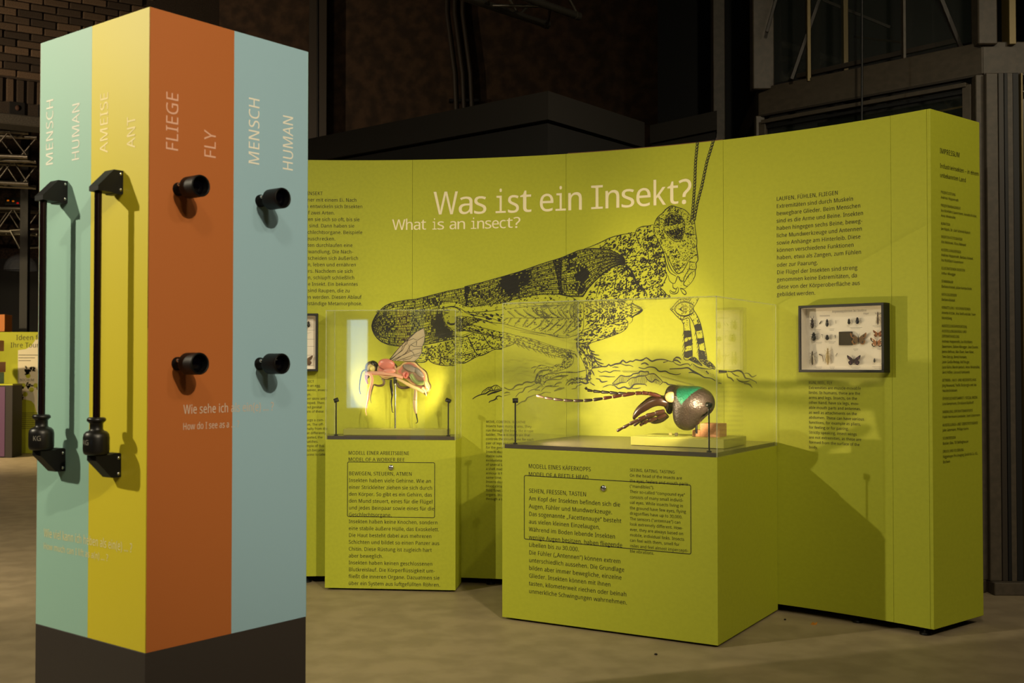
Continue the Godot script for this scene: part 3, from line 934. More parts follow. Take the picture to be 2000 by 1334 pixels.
	# ---- antennae, a chain of rings each
	for path in [w([1662,2077,1671,2165,1680,2284,1684,2387,1696,2496]), w([1674,2068,1693,2163,1719,2249,1749,2381,1789,2498])]:
		g = PackedVector2Array()
		for i in 24:
			var a := along(path, (i + 0.04) / 24.0)
			var b := along(path, (i + 0.96) / 24.0)
			var d := (b - a).normalized()
			var n := Vector2(-d.y, d.x) * 0.0066
			stroke(g, PackedVector2Array([a, a + n * 0.8 + d * 0.002, a + n + d * 0.006, b + n - d * 0.004, b + n * 0.6, b, b - n * 0.6, b - n - d * 0.004, a - n + d * 0.006, a - n * 0.8 + d * 0.002, a]), 4.4, false, false)
			ribbon(g, PackedVector2Array([a + d * 0.004 - n * 0.3, b - d * 0.006 - n * 0.3]), 0.005, 0.004)
		print_wall("antenna_print", g, 0.0012, k, art)
	# ---- middle leg
	g = PackedVector2Array()
	var thigh := w([1019,1477,1067,1494,1133,1510,1190,1515,1238,1533,1260,1541,1282,1528,1287,1507,1278,1487,1251,1466,1199,1446,1133,1425,1067,1405,1045,1384,1032,1388,1023,1405,1005,1405,983,1422,968,1427,988,1435,1001,1456])
	stroke(g, closed(thigh), 3.6, false)
	speckle(g, thigh, 200, 1.6, 4.4, 0.35, 2.6)
	stroke(g, w([1252,1525,1269,1516,1269,1499,1256,1491]), 4.0)
	stroke(g, w([1234,1533,1243,1558,1252,1571,1287,1562,1311,1553,1313,1528,1295,1511]), 4.0)
	stroke(g, w([1045,1401,1089,1426,1155,1442,1243,1470]), 3.0)
	stroke(g, w([1067,1485,1076,1460,1111,1442]), 7.0)
	var shin := w([981,1409,984,1378,999,1342,1017,1307,1032,1276,1039,1255,1042,1227,1037,1196,1061,1196,1064,1227,1068,1252,1079,1262,1097,1265,1115,1276,1104,1293,1090,1318,1075,1346,1061,1370,1050,1391])
	stroke(g, closed(shin), 3.6, false)
	speckle(g, shin, 170, 1.6, 4.4, -1.1, 2.6)
	stroke(g, w([1010,1391,1024,1353,1046,1318,1061,1276]), 5.0)
	stroke(g, w([1039,1388,1046,1353,1072,1311,1083,1265]), 5.0)
	for a in [w([1054,1377,1068,1361,1092,1354]), w([1068,1353,1090,1339,1117,1335]), w([1086,1328,1104,1316,1130,1309]), w([1101,1304,1119,1292,1144,1286]), w([1112,1283,1137,1272]), w([1068,1255,1079,1238,1088,1220])]:
		stroke(g, a, 7.0)
	stroke(g, w([1042,1227,1046,1203,1046,1182]), 16.0)
	print_wall("middle_leg_print", g, 0.0013, k, art)
	# ---- front legs
	g = PackedVector2Array()
	var f1 := w([1601,1523,1612,1500,1614,1466,1616,1429,1620,1387,1618,1349,1613,1315,1635,1307,1660,1323,1660,1386,1656,1445,1649,1491,1641,1537])
	var f2 := w([1643,1550,1667,1512,1680,1470,1691,1419,1700,1377,1702,1336,1704,1307,1744,1306,1733,1386,1722,1452,1707,1511,1685,1557,1661,1585])
	var f3 := w([1532,1590,1552,1601,1588,1606,1632,1603,1663,1594,1670,1569,1641,1550,1614,1542,1601,1526,1574,1547,1552,1571])
	for a in [f1, f2, f3]:
		stroke(g, closed(a), 4.0, false)
		speckle(g, a, 60, 1.2, 3.2, 1.0, 1.8)
	for a in [w([1616,1466,1652,1466,1656,1436,1616,1429]), w([1618,1403,1658,1420,1659,1390,1620,1382]), w([1618,1349,1659,1361,1659,1332,1636,1319,1616,1324]), w([1678,1499,1707,1503,1717,1473,1685,1465]), w([1690,1419,1724,1427,1728,1402,1696,1394]), w([1701,1361,1735,1352,1742,1311,1704,1311])]:
		speckle(g, a, 150, 2.0, 4.6, 0.2, 1.8)
	stroke(g, w([1561,1581,1579,1560,1614,1548,1650,1558,1670,1568]), 7.0)
	stroke(g, w([1543,1584,1579,1591,1614,1572,1641,1579]), 5.0)
	for a in [w([1614,1462,1605,1439]), w([1616,1433,1606,1408]), w([1618,1408,1605,1376]), w([1618,1382,1604,1353]), w([1618,1357,1604,1332]), w([1683,1461,1675,1440]), w([1689,1432,1682,1413]), w([1693,1411,1685,1390]), w([1697,1390,1689,1371]), w([1698,1369,1688,1344]), w([1699,1348,1694,1332])]:
		stroke(g, a, 4.2)
	for a in [w([1640,1311,1671,1323,1697,1302,1719,1277,1693,1286]), w([1706,1302,1742,1306,1772,1290,1794,1265,1790,1257,1755,1269,1728,1286])]:
		stroke(g, closed(a), 3.4, false)
		speckle(g, a, 80, 1.4, 3.6, -0.5, 2.0)
	print_wall("front_leg_print", g, 0.0013, k, art)
	# ---- ground and rocks
	g = PackedVector2Array()
	for a in [[4, w([361,1081,382,1096,413,1108,440,1114,463,1129,490,1132,539,1144])], [3, w([413,1108,421,1125,436,1136,455,1149,474,1151,490,1160,509,1162,524,1151,536,1146])], [2, w([425,1115,440,1130,459,1140,478,1140,486,1129])], [2, w([455,1149,463,1132,474,1151,486,1131,505,1160,513,1140])], [6, w([449,1104,474,1116,505,1125,539,1136])], [4, w([459,1060,465,1069,486,1075,501,1084,505,1095,520,1101,537,1095])], [3, w([501,1088,511,1079])], [5, w([551,1149,581,1137,604,1144,616,1157,639,1167,658,1167,670,1178,689,1183,712,1180,735,1189])], [4, w([551,1116,566,1122,585,1118])], [4, w([620,1096,639,1118,662,1126,673,1146,689,1154,712,1159,734,1171])], [3, w([692,1122,715,1137,746,1145,765,1160,780,1160])], [4, w([734,1137,765,1136])], [3, w([769,1127,780,1141,796,1153])], [2, w([551,1101,589,1111])], [2, w([597,1133,620,1137,666,1148])], [4, w([624,1046,654,1067,677,1074,689,1091,712,1100,734,1108])], [3, w([734,1108,769,1112,792,1123,830,1122])], [7, w([734,1178,742,1208,754,1230,780,1248,815,1252])], [9, w([738,1174,750,1182,765,1178])], [5, w([757,1219,769,1197,765,1175,780,1164])], [4, w([784,1208,796,1223,819,1230,849,1232,880,1228])], [4, w([788,1171,799,1189,830,1197,876,1197,895,1201])], [4, w([819,1241,857,1234,918,1239,971,1238,994,1240,1036,1251])], [6, w([834,1204,849,1208,876,1215,933,1221])], [4, w([849,1158,864,1175,895,1179])], [5, w([796,1156,819,1160,853,1157,876,1159])], [7, w([849,1131,876,1142,910,1150])], [3, w([952,1143,978,1148,986,1161,1013,1170])], [3, w([918,1164,925,1179,948,1194,971,1201])], [3, w([929,1161,948,1179,979,1183])], [4, w([971,1190,994,1205,1020,1201,1039,1209])], [5, w([986,1177,1009,1183,1039,1174,1058,1183])], [5, w([1072,1262,1097,1265,1130,1271,1159,1272,1173,1283,1184,1276,1213,1286,1239,1290,1257,1307,1275,1293,1300,1302,1315,1300,1333,1310,1358,1307,1387,1317])], [4.5, w([1327,1309,1367,1305,1394,1320,1426,1301,1453,1309,1493,1311,1524,1303,1546,1298])], [3, w([1108,1248,1130,1238,1152,1245,1181,1238,1202,1248,1242,1247])], [3, w([1195,1266,1206,1269,1231,1266])], [3, w([1239,1290,1271,1279,1297,1279,1318,1269])], [3, w([1115,1217,1144,1217,1173,1214,1210,1214])], [4.5, w([1097,1203,1119,1199,1130,1184,1166,1189])], [3, w([1064,1178,1079,1171,1092,1163])], [3, w([1137,1154,1170,1167,1191,1169])], [4, w([1194,1175,1223,1203,1245,1222,1270,1216,1304,1220,1316,1230,1350,1236,1358,1246,1384,1242,1405,1244,1409,1230,1438,1232,1459,1217,1488,1187,1471,1169])], [4, w([1278,1186,1295,1200,1312,1210,1329,1210,1350,1218,1384,1220,1409,1228])], [4, w([1194,1175,1211,1171,1228,1175,1245,1181,1278,1184])], [4, w([1388,1218,1404,1196,1430,1185,1446,1201,1471,1189])], [5, w([1190,1167,1206,1165,1232,1147,1253,1155,1266,1157,1287,1148,1304,1152,1320,1170,1346,1174,1388,1172,1396,1164])], [3, w([1299,1152,1329,1148,1362,1154])], [4, w([1488,1187,1509,1183,1521,1173,1551,1172])], [5, w([1363,1284,1385,1292,1408,1279])], [4, w([1349,1267,1381,1260,1408,1269,1444,1265,1470,1245,1506,1246,1528,1235,1569,1227,1595,1233])], [3, w([1493,1294,1520,1301])], [4.5, w([1529,1258,1560,1260,1595,1261,1635,1265,1657,1252,1680,1240,1710,1225,1732,1213,1768,1209,1794,1195])], [4, w([1640,1238,1666,1240,1697,1229])], [5, w([1551,1309,1569,1322,1587,1319,1598,1307])], [5, w([1546,1298,1560,1307,1578,1303,1595,1290])], [3, w([1551,1298,1569,1286,1591,1279,1618,1286,1640,1286,1649,1275,1662,1290])], [3, w([1666,1286,1693,1269,1728,1261,1772,1257])], [4, w([1741,1248,1755,1232])], [10, w([1812,1244,1860,1244])], [4.5, w([1860,1236,1864,1216,1882,1210,1899,1193])], [3, w([1882,1245,1903,1228,1930,1218])], [4.5, w([1864,1247,1890,1245,1925,1251,1951,1237,1964,1212,1990,1206,2025,1190,2027,1182])], [4, w([1960,1237,1982,1235,2003,1217,2027,1227])], [4.5, w([1914,1208,1934,1194,1960,1190,1990,1198])], [4.5, w([1955,1182,1986,1178,2003,1160])], [4, w([1811,1184,1829,1181])]]:
		stroke(g, a[1], a[0] * 1.85)
	for a in [w([1198,1173,1245,1220,1304,1216,1278,1188,1245,1183,1223,1163]), w([1312,1212,1354,1234,1405,1242,1407,1228,1384,1221,1350,1219]), w([1283,1184,1316,1210,1384,1218,1404,1194,1388,1174,1346,1176,1316,1170,1299,1156]), w([1392,1218,1438,1230,1484,1187,1467,1171,1430,1185,1404,1196])]:
		hatch(g, a, 0.0065, Vector2(0.12, 1.0).normalized(), 2.6)
	for i in 14:
		var p := w([1479,1222])[0] + Vector2(0.014 * i, -0.0035 * i)
		ribbon(g, PackedVector2Array([p, p + Vector2(0.018, -0.014)]), 0.0022, 0.001)
		p = w([1568,1178])[0] + Vector2(0.011 * i, -0.002 * i)
		ribbon(g, PackedVector2Array([p, p + Vector2(0.017, -0.012)]), 0.0022, 0.001)
		p = w([1253,1248])[0] + Vector2(0.008 * i, 0.001 * (i % 3))
		ribbon(g, PackedVector2Array([p, p + Vector2(0.012, -0.012)]), 0.0018, 0.001)
		p = w([1666,1282])[0] + Vector2(0.009 * i, -0.004 * i)
		ribbon(g, PackedVector2Array([p, p + Vector2(0.005, -0.022)]), 0.0018, 0.001)
	speckle(g, w([742,1222,799,1245,895,1230,933,1219,895,1197,819,1197,780,1164,742,1171]), 110, 1.0, 3.0, 0.3, 2.2)
	speckle(g, w([918,1197,1009,1216,1070,1209,1070,1180,971,1172,925,1164]), 90, 1.0, 3.0, 0.3, 2.2)
	print_wall("ground_print", g, 0.0012, k, art)

func closed(p: PackedVector2Array) -> PackedVector2Array:
	var q := p.duplicate()
	q.append(p[0])
	return q

# ---------------------------------------------------------------- the striped column

func colour_column() -> void:
	# local x runs along the orange and blue face, local z out of it
	var turn := atan2(0.7846, 0.62)
	var c := v3(-1.044 + 0.3 * (0.62 - 0.7846), 0, 3.226 + 0.3 * (0.7846 + 0.62))
	var t := thing("striped_column", "tall square column striped mint, yellow, orange and blue on a black base", "column", c, turn)
	var y0 := 0.459
	var y1 := 2.313
	var mint := mat("mint_paint", Color(0.575, 0.735, 0.68), 0.5)
	var yellow := mat("yellow_paint", Color(0.80, 0.74, 0.16), 0.5)
	var orange := mat("orange_paint", Color(0.645, 0.365, 0.165), 0.5)
	var blue := mat("blue_paint", Color(0.555, 0.685, 0.745), 0.5)
	obj("base", one_box(Vector3(0, y0 / 2, 0), Vector3(0.6, y0, 0.6), 0.002), mat("black_board", Color(0.17, 0.145, 0.13), 0.6), t)
	obj("core", one_box(Vector3(0, (y0 + y1) / 2 - 0.002, 0), Vector3(0.596, y1 - y0 - 0.004, 0.596)), mat("core_board"), t)
	obj("top_cap", one_box(Vector3(0, y1 - 0.0055, 0), Vector3(0.597, 0.012, 0.597)), mint, t)
	var paints := [[orange, blue], [mint, yellow], [blue, orange], [mint, yellow]]
	for f in 4:
		var b := Basis(Vector3.UP, [0.0, -PI / 2, PI, PI / 2][f])
		for k in 2:
			obj("colour_panel", one_box(b * Vector3(-0.15 + 0.3 * k, (y0 + y1) / 2, 0.299), Vector3(0.3, y1 - y0, 0.002), 0.0003, b), paints[f][k], t)
	var right := Transform3D(Basis.IDENTITY, Vector3(-0.3, 0, 0.3006))
	var left := Transform3D(Basis(Vector3(0, 0, 1), Vector3.UP, Vector3(-1, 0, 0)), Vector3(-0.3006, 0, -0.3))
	# on the left face x counts from its far edge: 0.6 minus the distance from the front edge
	var stand := Basis(Vector3(0, 1, 0), Vector3(-1, 0, 0), Vector3(0, 0, 1))
	for a in [["FLIEGE", 0.098, 1.910, 0.168, right, 0], ["FLY", 0.232, 1.908, 0.081, right, 0], ["MENSCH", 0.398, 1.911, 0.206, right, 1], ["HUMAN", 0.535, 1.911, 0.174, right, 1], ["MENSCH", 0.6 - 0.518, 1.915, 0.207, left, 1], ["HUMAN", 0.6 - 0.366, 1.913, 0.175, left, 1], ["AMEISE", 0.6 - 0.21, 1.915, 0.182, left, 2], ["ANT", 0.6 - 0.068, 1.913, 0.094, left, 2]]:
		var g := PackedVector2Array()
		line(g, a[0], 0, 0, 0.058, a[3])
		var face: Transform3D = a[4]
		var m: StandardMaterial3D = [mat("pink_print", Color(0.80, 0.62, 0.53), 0.6), mat("white_print", Color(0.86, 0.85, 0.80), 0.6), mat("sand_print", Color(0.93, 0.86, 0.62), 0.6)][a[5]]
		print_flat("lettering", g, face * Transform3D(stand, Vector3(a[1], a[2], 0)), m, t)
	var q := PackedVector2Array()
	line(q, "Wie sehe ich als ein(e) ... ?", 0.122, 1.136, 0.037, 0.338)
	line(q, "How do I see as a ... ?", 0.122, 1.089, 0.028, 0.203)
	print_flat("question_lettering", q, right, mat("pale_print", Color(0.74, 0.68, 0.62), 0.6), t)
	q = PackedVector2Array()
	line(q, "Wie viel kann ich heben als ein(e) ... ?", 0.047, 0.738, 0.037, 0.484)
	line(q, "How much can I lift as a(n) ... ?", 0.048, 0.7, 0.028, 0.36)
	print_flat("question_lettering", q, left, mat("faint_print", Color(0.86, 0.83, 0.62), 0.6), t)
	# rods between black brackets
	var black := mat("black_plastic", Color(0.014, 0.012, 0.013), 0.5, 0.0, 0.35)
	var profile := PackedVector2Array([Vector2(0, 0), Vector2(0, -0.068), Vector2(0.005, -0.071), Vector2(0.026, -0.071), Vector2(0.03, -0.068), Vector2(0.081, -0.066), Vector2(0.081, -0.052), Vector2(0.03, 0.0)])
	var weight_no := 0
	for z: float in [0.3 - 0.455, 0.3 - 0.152]:
		for k in 2:
			var p := PackedVector2Array()
			for v in profile:
				p.append(Vector2(-v.x - 0.3, 1.852 + v.y if k == 0 else 0.952 - v.y))
			var br := obj("bracket", slab(nst(), p, z - 0.024, z + 0.024), black, t)
			var st := nst()
			for dy: float in [-0.011, -0.057]:
				var y: float = 1.852 + dy if k == 0 else 0.952 - dy
				ellipsoid(st, Vector3(-0.309, y, z + 0.0245), Vector3(0.005, 0.005, 0.003), Basis.IDENTITY, 6, 10)
			obj("screw", st, mat("chrome", Color(0.8, 0.8, 0.8), 0.2, 1.0), br)
		obj("rod", rod(Vector3(-0.366, 1.02, z), Vector3(-0.366, 1.785, z), 0.0105, 16), mat("rod_bronze", Color(0.12, 0.055, 0.06), 0.22, 0.6), t)
		var w := thing("lifting_weight", ["dark bottle-shaped kilogram weight on the rod of the mint stripe", "dark bottle-shaped weight on the rod of the yellow stripe"][weight_no], "weight", t.transform * Vector3(-0.366, 1.0205, z), turn, "weights on the column rods")
		weight_no += 1
		var iron := mat("cast_iron", Color(0.085, 0.078, 0.07), 0.38, 0.35)
		obj("body", lathe(nst(), [Vector2(0.0108, 0.0), Vector2(0.03, 0.0), Vector2(0.035, 0.004), Vector2(0.037, 0.012), Vector2(0.037, 0.05), Vector2(0.035, 0.06), Vector2(0.029, 0.067), Vector2(0.021, 0.07), Vector2(0.0185, 0.074), Vector2(0.0185, 0.09), Vector2(0.022, 0.094)], 26), iron, w)
		obj("collar", lathe(nst(), [Vector2(0.0108, 0.094), Vector2(0.022, 0.094), Vector2(0.0265, 0.098), Vector2(0.0265, 0.104), Vector2(0.022, 0.108), Vector2(0.0108, 0.108)], 26), iron, w)
		var g := PackedVector2Array()
		line(g, ["5KG", "5KG"][0].substr(1), 0, 0, 0.02)
		var v := PackedVector3Array()
		var a0 := 2.45 if weight_no == 1 else 3.05
		for pt in g:
			var a := a0 - (pt.x - 0.012) / 0.037
			v.append(Vector3(cos(a) * 0.0376, 0.03 + pt.y, sin(a) * 0.0376))
		put("lettering", flat_mesh(v), mat("grey_print", Color(0.5, 0.48, 0.44), 0.5), w)
	# black viewing tubes
	for x: float in [0.1 - 0.3, 0.403 - 0.3]:
		for y: float in [1.797, 1.284]:
			var at := Vector3(x, y, 0.3)
			var ahead := Basis(Vector3.RIGHT, PI / 2)
			var tb := obj("viewing_tube", lathe(nst(), [Vector2(0.0, 0.048), Vector2(0.028, 0.048), Vector2(0.0305, 0.0482), Vector2(0.0318, 0.0492), Vector2(0.032, 0.0505), Vector2(0.032, 0.054), Vector2(0.032, 0.104), Vector2(0.032, 0.1075), Vector2(0.0315, 0.1092), Vector2(0.0305, 0.11), Vector2(0.0275, 0.11), Vector2(0.0265, 0.109), Vector2(0.026, 0.106), Vector2(0.026, 0.085)], 28, at, ahead), black, t)
			obj("stem", lathe(nst(), [Vector2(0.02, 0.0), Vector2(0.02, 0.006), Vector2(0.0165, 0.008), Vector2(0.0165, 0.049)], 20, at, ahead), black, tb)
			obj("lens", lathe(nst(), [Vector2(0.0, 0.094), Vector2(0.012, 0.092), Vector2(0.0258, 0.086)], 24, at, ahead), mat("lens_glass", Color(0.012, 0.01, 0.025), 0.06), tb)
			obj("bolt", ellipsoid(nst(), at + Vector3(-0.006, 0.003, 0.03) + Vector3(-0.012, 0.006, 0), Vector3.ONE * 0.0055, Basis.IDENTITY, 6, 10), mat("chrome"), tb)

# ---------------------------------------------------------------- plinths and glazed hoods

const BEETLE_AT := Vector2(-0.0491, 5.7042)   # front left corner: x, distance
const BEETLE_TURN := -0.5375
const BEE_AT := Vector2(-1.066, 6.444)
const BEE_TURN := -0.0973

func case_frame(at: Vector2, turn: float) -> Transform3D:
	return Transform3D(Basis(Vector3.UP, turn), v3(at.x, 0, at.y))

# how far a plinth's side reaches back until it meets the curved wall
func reach(tr: Transform3D, x: float) -> float:
	var d := 0.0
	while d < 2.0:
		var p := tr * Vector3(x, 0, -d)
		if Vector2(p.x - MID.x, -p.z - MID.y).length() > RAD - 0.004:
			return d
		d += 0.002
	return d

func footprint(tr: Transform3D, x0: float, x1: float, inset: float) -> PackedVector2Array:
	var poly := PackedVector2Array([Vector2(x0, -inset), Vector2(x1, -inset)])
	for i in 11:
		var x := lerpf(x1, x0, i / 10.0)
		poly.append(Vector2(x, reach(tr, x)))
	for i in poly.size():
		if i < 2:
			poly[i].y = inset
	return poly

func mini_spot(called_for: String, tr: Transform3D, base: Vector3, top: Vector3, target: Vector3, energy: float, angle: float) -> void:
	var t := thing("mini_spotlight", called_for, "spotlight", tr * base, tr.basis.get_euler().y, "small spotlights on posts inside the cases")
	var black := mat("black_metal")
	var h := top - base
	obj("post", rod(Vector3.ZERO, h, 0.0042, 8), black, t)
	obj("foot", lathe(nst(), [Vector2(0.0, 0.0), Vector2(0.012, 0.0), Vector2(0.012, 0.004), Vector2(0.004, 0.006)], 14), black, t)
	var dir := (target - top).normalized()
	var x := dir.cross(Vector3.UP).normalized()
	var bas := Basis(x, dir, x.cross(dir))
	obj("lamp_head", lathe(nst(), [Vector2(0.0, -0.014), Vector2(0.011, -0.014), Vector2(0.0125, -0.012), Vector2(0.0125, 0.014), Vector2(0.0105, 0.014), Vector2(0.0105, 0.008)], 16, h + Vector3.UP * 0.008, bas), black, t)
	obj("lamp_lens", lathe(nst(), [Vector2(0.0, 0.0095), Vector2(0.0104, 0.0085)], 16, h + Vector3.UP * 0.008, bas), glow("mini_lens", Color(1.0, 0.86, 0.6), 6.0), t)
	var l := SpotLight3D.new()
	l.name = "beam"
	t.add_child(l)
	l.position = h + Vector3.UP * 0.008 + dir * 0.017
	l.basis = Basis.looking_at(dir)
	l.light_color = Color(1.0, 0.9, 0.71)
	l.light_energy = energy
	l.spot_angle = angle
	l.spot_angle_attenuation = 0.5
	l.spot_range = 20.0
	l.spot_attenuation = 2.0
	l.light_size = 0.01
	l.shadow_enabled = true

func plinth(called: String, label: String, at: Vector2, turn: float, width: float, top: float) -> Node3D:
	var tr := case_frame(at, turn)
	var t := thing(called, label, "plinth", tr.origin, turn)
	obj("body", prism(nst(), footprint(tr, 0.0, width, 0.0), 0.012, top), lime(), t)
	var f := footprint(tr, 0.03, width - 0.03, 0.03)
	obj("toe_board", prism(nst(), f, 0.0, 0.0125), mat("black_board"), t)
	return t

func outline(w0: float, h0: float, w1: float, h1: float, mm: float) -> PackedVector2Array:
	var p := PackedVector2Array()
	var r := 0.008
	for c in [[w1 - r, h1 - r, 0.0], [w0 + r, h1 - r, PI / 2], [w0 + r, h0 + r, PI], [w1 - r, h0 + r, PI * 1.5]]:
		for k in 5:
			var a: float = c[2] + k * PI / 8
			p.append(Vector2(c[0] + cos(a) * r, c[1] + sin(a) * r))
	p.append(p[0])
	var out := PackedVector2Array()
	ribbon(out, p, mm, mm)
	return out

func hood(label: String, at: Vector2, turn: float, width: float, y0: float, y1: float) -> void:
	var tr := case_frame(at, turn)
	var t := thing("acrylic_hood", label, "display case", tr.origin + Vector3.UP * y0, turn)
	var g := glass("acrylic", Color(0.95, 1.0, 0.9, 0.008))
	var th := 0.008
	var h := y1 - y0
	var dl := reach(tr, 0.004) - 0.006
	var dr := reach(tr, width - 0.004) - 0.006
	obj("pane", one_box(Vector3(width / 2, h / 2, -th / 2), Vector3(width, h, th)), g, t)
	obj("pane", one_box(Vector3(th / 2, h / 2, -(dl + th + 0.0006) / 2), Vector3(th, h, dl - th - 0.0006)), g, t)
	obj("pane", one_box(Vector3(width - th / 2, h / 2, -(dr + th + 0.0006) / 2), Vector3(th, h, dr - th - 0.0006)), g, t)
	var f := footprint(tr, th + 0.0006, width - th - 0.0006, th + 0.0006)
	for i in range(2, f.size()):
		f[i].y -= 0.006
	obj("lid", prism(nst(), f, h - th, h), g, t)
	# the polished, glued edges catch the light
	var edge := mat("acrylic_edge", Color(0.82, 0.84, 0.72, 0.22), 0.3)
	edge.transparency = BaseMaterial3D.TRANSPARENCY_ALPHA
	var e := 0.0045
	for q in [[0.0, 0.0], [width, 0.0], [0.0, dl], [width, dr]]:
		obj("edge", one_box(Vector3(clampf(q[0], e / 2 - 0.0004, width - e / 2 + 0.0004), h / 2, -clampf(q[1], e / 2 - 0.0004, 9.0)), Vector3(e, h - 0.001, e)), edge, t)
	for q in [[Vector3(0, h, 0), Vector3(width, h, 0)], [Vector3(0.002, h, -0.003), Vector3(0.002, h, -dl)], [Vector3(width - 0.002, h, -0.003), Vector3(width - 0.002, h, -dr)]]:
		obj("edge", beam(nst(), q[0] + Vector3(0, -0.0018, -0.0018), q[1] + Vector3(0, -0.0018, -0.0018), e, e), edge, t)
	var b := footprint(tr, th + 0.001, width - th - 0.001, th + 0.001)
	for i in range(2, b.size()):
		b[i].y -= 0.008
	obj("base_plate", prism(nst(), b, 0.0005, 0.02), mat("grey_plate", Color(0.3, 0.27, 0.25), 0.25), t)

func display_cases() -> void:
	var face := Transform3D(Basis.IDENTITY, Vector3(0, 0, 0.0009))
	# the beetle case
	var t := plinth("display_plinth", "wide lime green plinth with text about the beetle head", BEETLE_AT, BEETLE_TURN, 1.141, 0.86)
	var g := PackedVector2Array()
	line(g, "MODELL EINES KÄFERKOPFS", 0.155, 0.767, 0.0284, 0.345)
	line(g, "MODEL OF A BEETLE HEAD", 0.155, 0.727, 0.0284, 0.331)
	var de := ["SEHEN, FRESSEN, TASTEN", "Am Kopf der Insekten befinden sich die", "Augen, Fühler und Mundwerkzeuge.", "Das sogenannte „Facettenauge“ besteht", "aus vielen kleinen Einzelaugen.", "Während im Boden lebende Insekten", "wenige Augen besitzen, haben fliegende", "Libellen bis zu 30.000.", "Die Fühler („Antennen“) können extrem", "unterschiedlich aussehen. Die Grundlage", "bilden aber immer bewegliche, einzelne", "Glieder. Insekten können mit ihnen", "tasten, kilometerweit riechen oder beinah", "unmerkliche Schwingungen wahrnehmen."]
	for i in de.size():
		line(g, de[i], 0.155, 0.645 - 0.0383 * i, 0.0284)
	var en := ["SEEING, EATING, TASTING", "On the head of the insects are", "the eyes, feelers and mouth parts", "(\"mandibles\").", "Their so-called \"compound eye\"", "consists of many small individ-", "ual eyes. While insects living in", "the ground have few eyes, flying", "dragonflies have up to 30,000.", "The sensors (\"antennae\") can", "look extremely different. How-", "ever, they are always based on", "mobile, individual links. Insects", "can feel with them, smell for", "miles and feel almost impercepti-", "ble vibrations."]
	for i in en.size():
		line(g, en[i], 0.706, 0.777 - 0.0255 * i, 0.0196)
	print_flat("lettering", g, face, ink(), t)
	print_flat("text_frame", outline(0.129, 0.413, 1.013, 0.729, 0.0036), face, ink(), t).set_meta("label", "thin black rounded outline round the text")
	obj("button", lathe(nst(), [Vector2(0.0155, 0.0), Vector2(0.0155, 0.006), Vector2(0.013, 0.009), Vector2(0.0, 0.01)], 20, Vector3(0.569, 0.69, 0), Basis(Vector3.RIGHT, PI / 2)), mat("chrome"), t)
	hood("wide clear acrylic hood over the beetle head", BEETLE_AT, BEETLE_TURN, 1.141, 0.8605, 1.595)
	# the bee case
	t = plinth("display_plinth", "narrow lime green plinth with text about the worker bee", BEE_AT, BEE_TURN, 0.751, 0.855)
	g = PackedVector2Array()
	line(g, "MODELL EINER ARBEITSBIENE", 0.136, 0.770, 0.0284, 0.349)
	line(g, "MODEL OF A WORKER BEE", 0.136, 0.733, 0.0284, 0.323)
	var db := ["BEWEGEN, STEUERN, ATMEN", "Insekten haben viele Gehirne. Wie an", "einer Strickleiter ziehen sie sich durch", "den Körper. So gibt es ein Gehirn, das", "den Mund steuert, eines für die Flügel", "und jedes Beinpaar sowie eines für die", "Geschlechtsorgane.", "Insekten haben keine Knochen, sondern", "eine stabile äußere Hülle, das Exoskelett.", "Die Haut besteht dabei aus mehreren", "Schichten und bildet so einen Panzer aus", "Chitin. Diese Rüstung ist zugleich hart", "aber beweglich.", "Insekten haben keinen geschlossenen", "Blutkreislauf. Die Körperflüssigkeit um-", "fließt die inneren Organe. Dazuatmen sie", "über ein System aus luftgefüllten Röhren."]
	for i in db.size():
		line(g, db[i], 0.137, 0.653 - 0.0389 * i, 0.0284)
	print_flat("lettering", g, face, ink(), t)
	print_flat("text_frame", outline(0.13, 0.418, 0.632, 0.728, 0.0036), face, ink(), t).set_meta("label", "thin black rounded outline round the text")
	obj("button", lathe(nst(), [Vector2(0.0155, 0.0), Vector2(0.0155, 0.006), Vector2(0.013, 0.009), Vector2(0.0, 0.01)], 20, Vector3(0.382, 0.699, 0), Basis(Vector3.RIGHT, PI / 2)), mat("chrome"), t)
	hood("narrow clear acrylic hood over the worker bee", BEE_AT, BEE_TURN, 0.751, 0.8555, 1.594)
	# boards and lamps inside
	var fb := case_frame(BEETLE_AT, BEETLE_TURN)
	var fe := case_frame(BEE_AT, BEE_TURN)
	var board := mat("lime_board", Color(0.62, 0.62, 0.27), 0.55)
	var o := obj("specimen_board", one_box(Vector3.ZERO, Vector3(0.486, 0.044, 0.32), 0.002), board)
	o.transform = fb * Transform3D(Basis.IDENTITY, Vector3(0.838, 0.9035, -0.41))
	tag(o, "flat lime green board under the beetle head and wooden blocks", "board")
	o = obj("specimen_board", one_box(Vector3.ZERO, Vector3(0.605, 0.036, 0.12), 0.002), board)
	o.transform = fe * Transform3D(Basis.IDENTITY, Vector3(0.392, 0.8945, -0.12))
	tag(o, "long lime green board under the worker bee model", "board")
	var bee_mid := Vector3(0.38, 1.2, -0.13)
	mini_spot("small black post spotlight left of the worker bee", fe, Vector3(0.052, 0.8765, -0.04), Vector3(0.052, 1.07, -0.04), bee_mid, 0.14, 68.0)
	mini_spot("small black post spotlight right of the worker bee", fe, Vector3(0.703, 0.8765, -0.04), Vector3(0.703, 1.07, -0.04), bee_mid, 0.14, 68.0)
	var head_mid := Vector3(0.78, 1.1, -0.32)
	mini_spot("small black post spotlight at the tips of the beetle antennae", fb, Vector3(0.047, 0.8815, -0.05), Vector3(0.047, 1.092, -0.05), head_mid + Vector3(0, 0.05, -0.15), 1.35, 72.0)
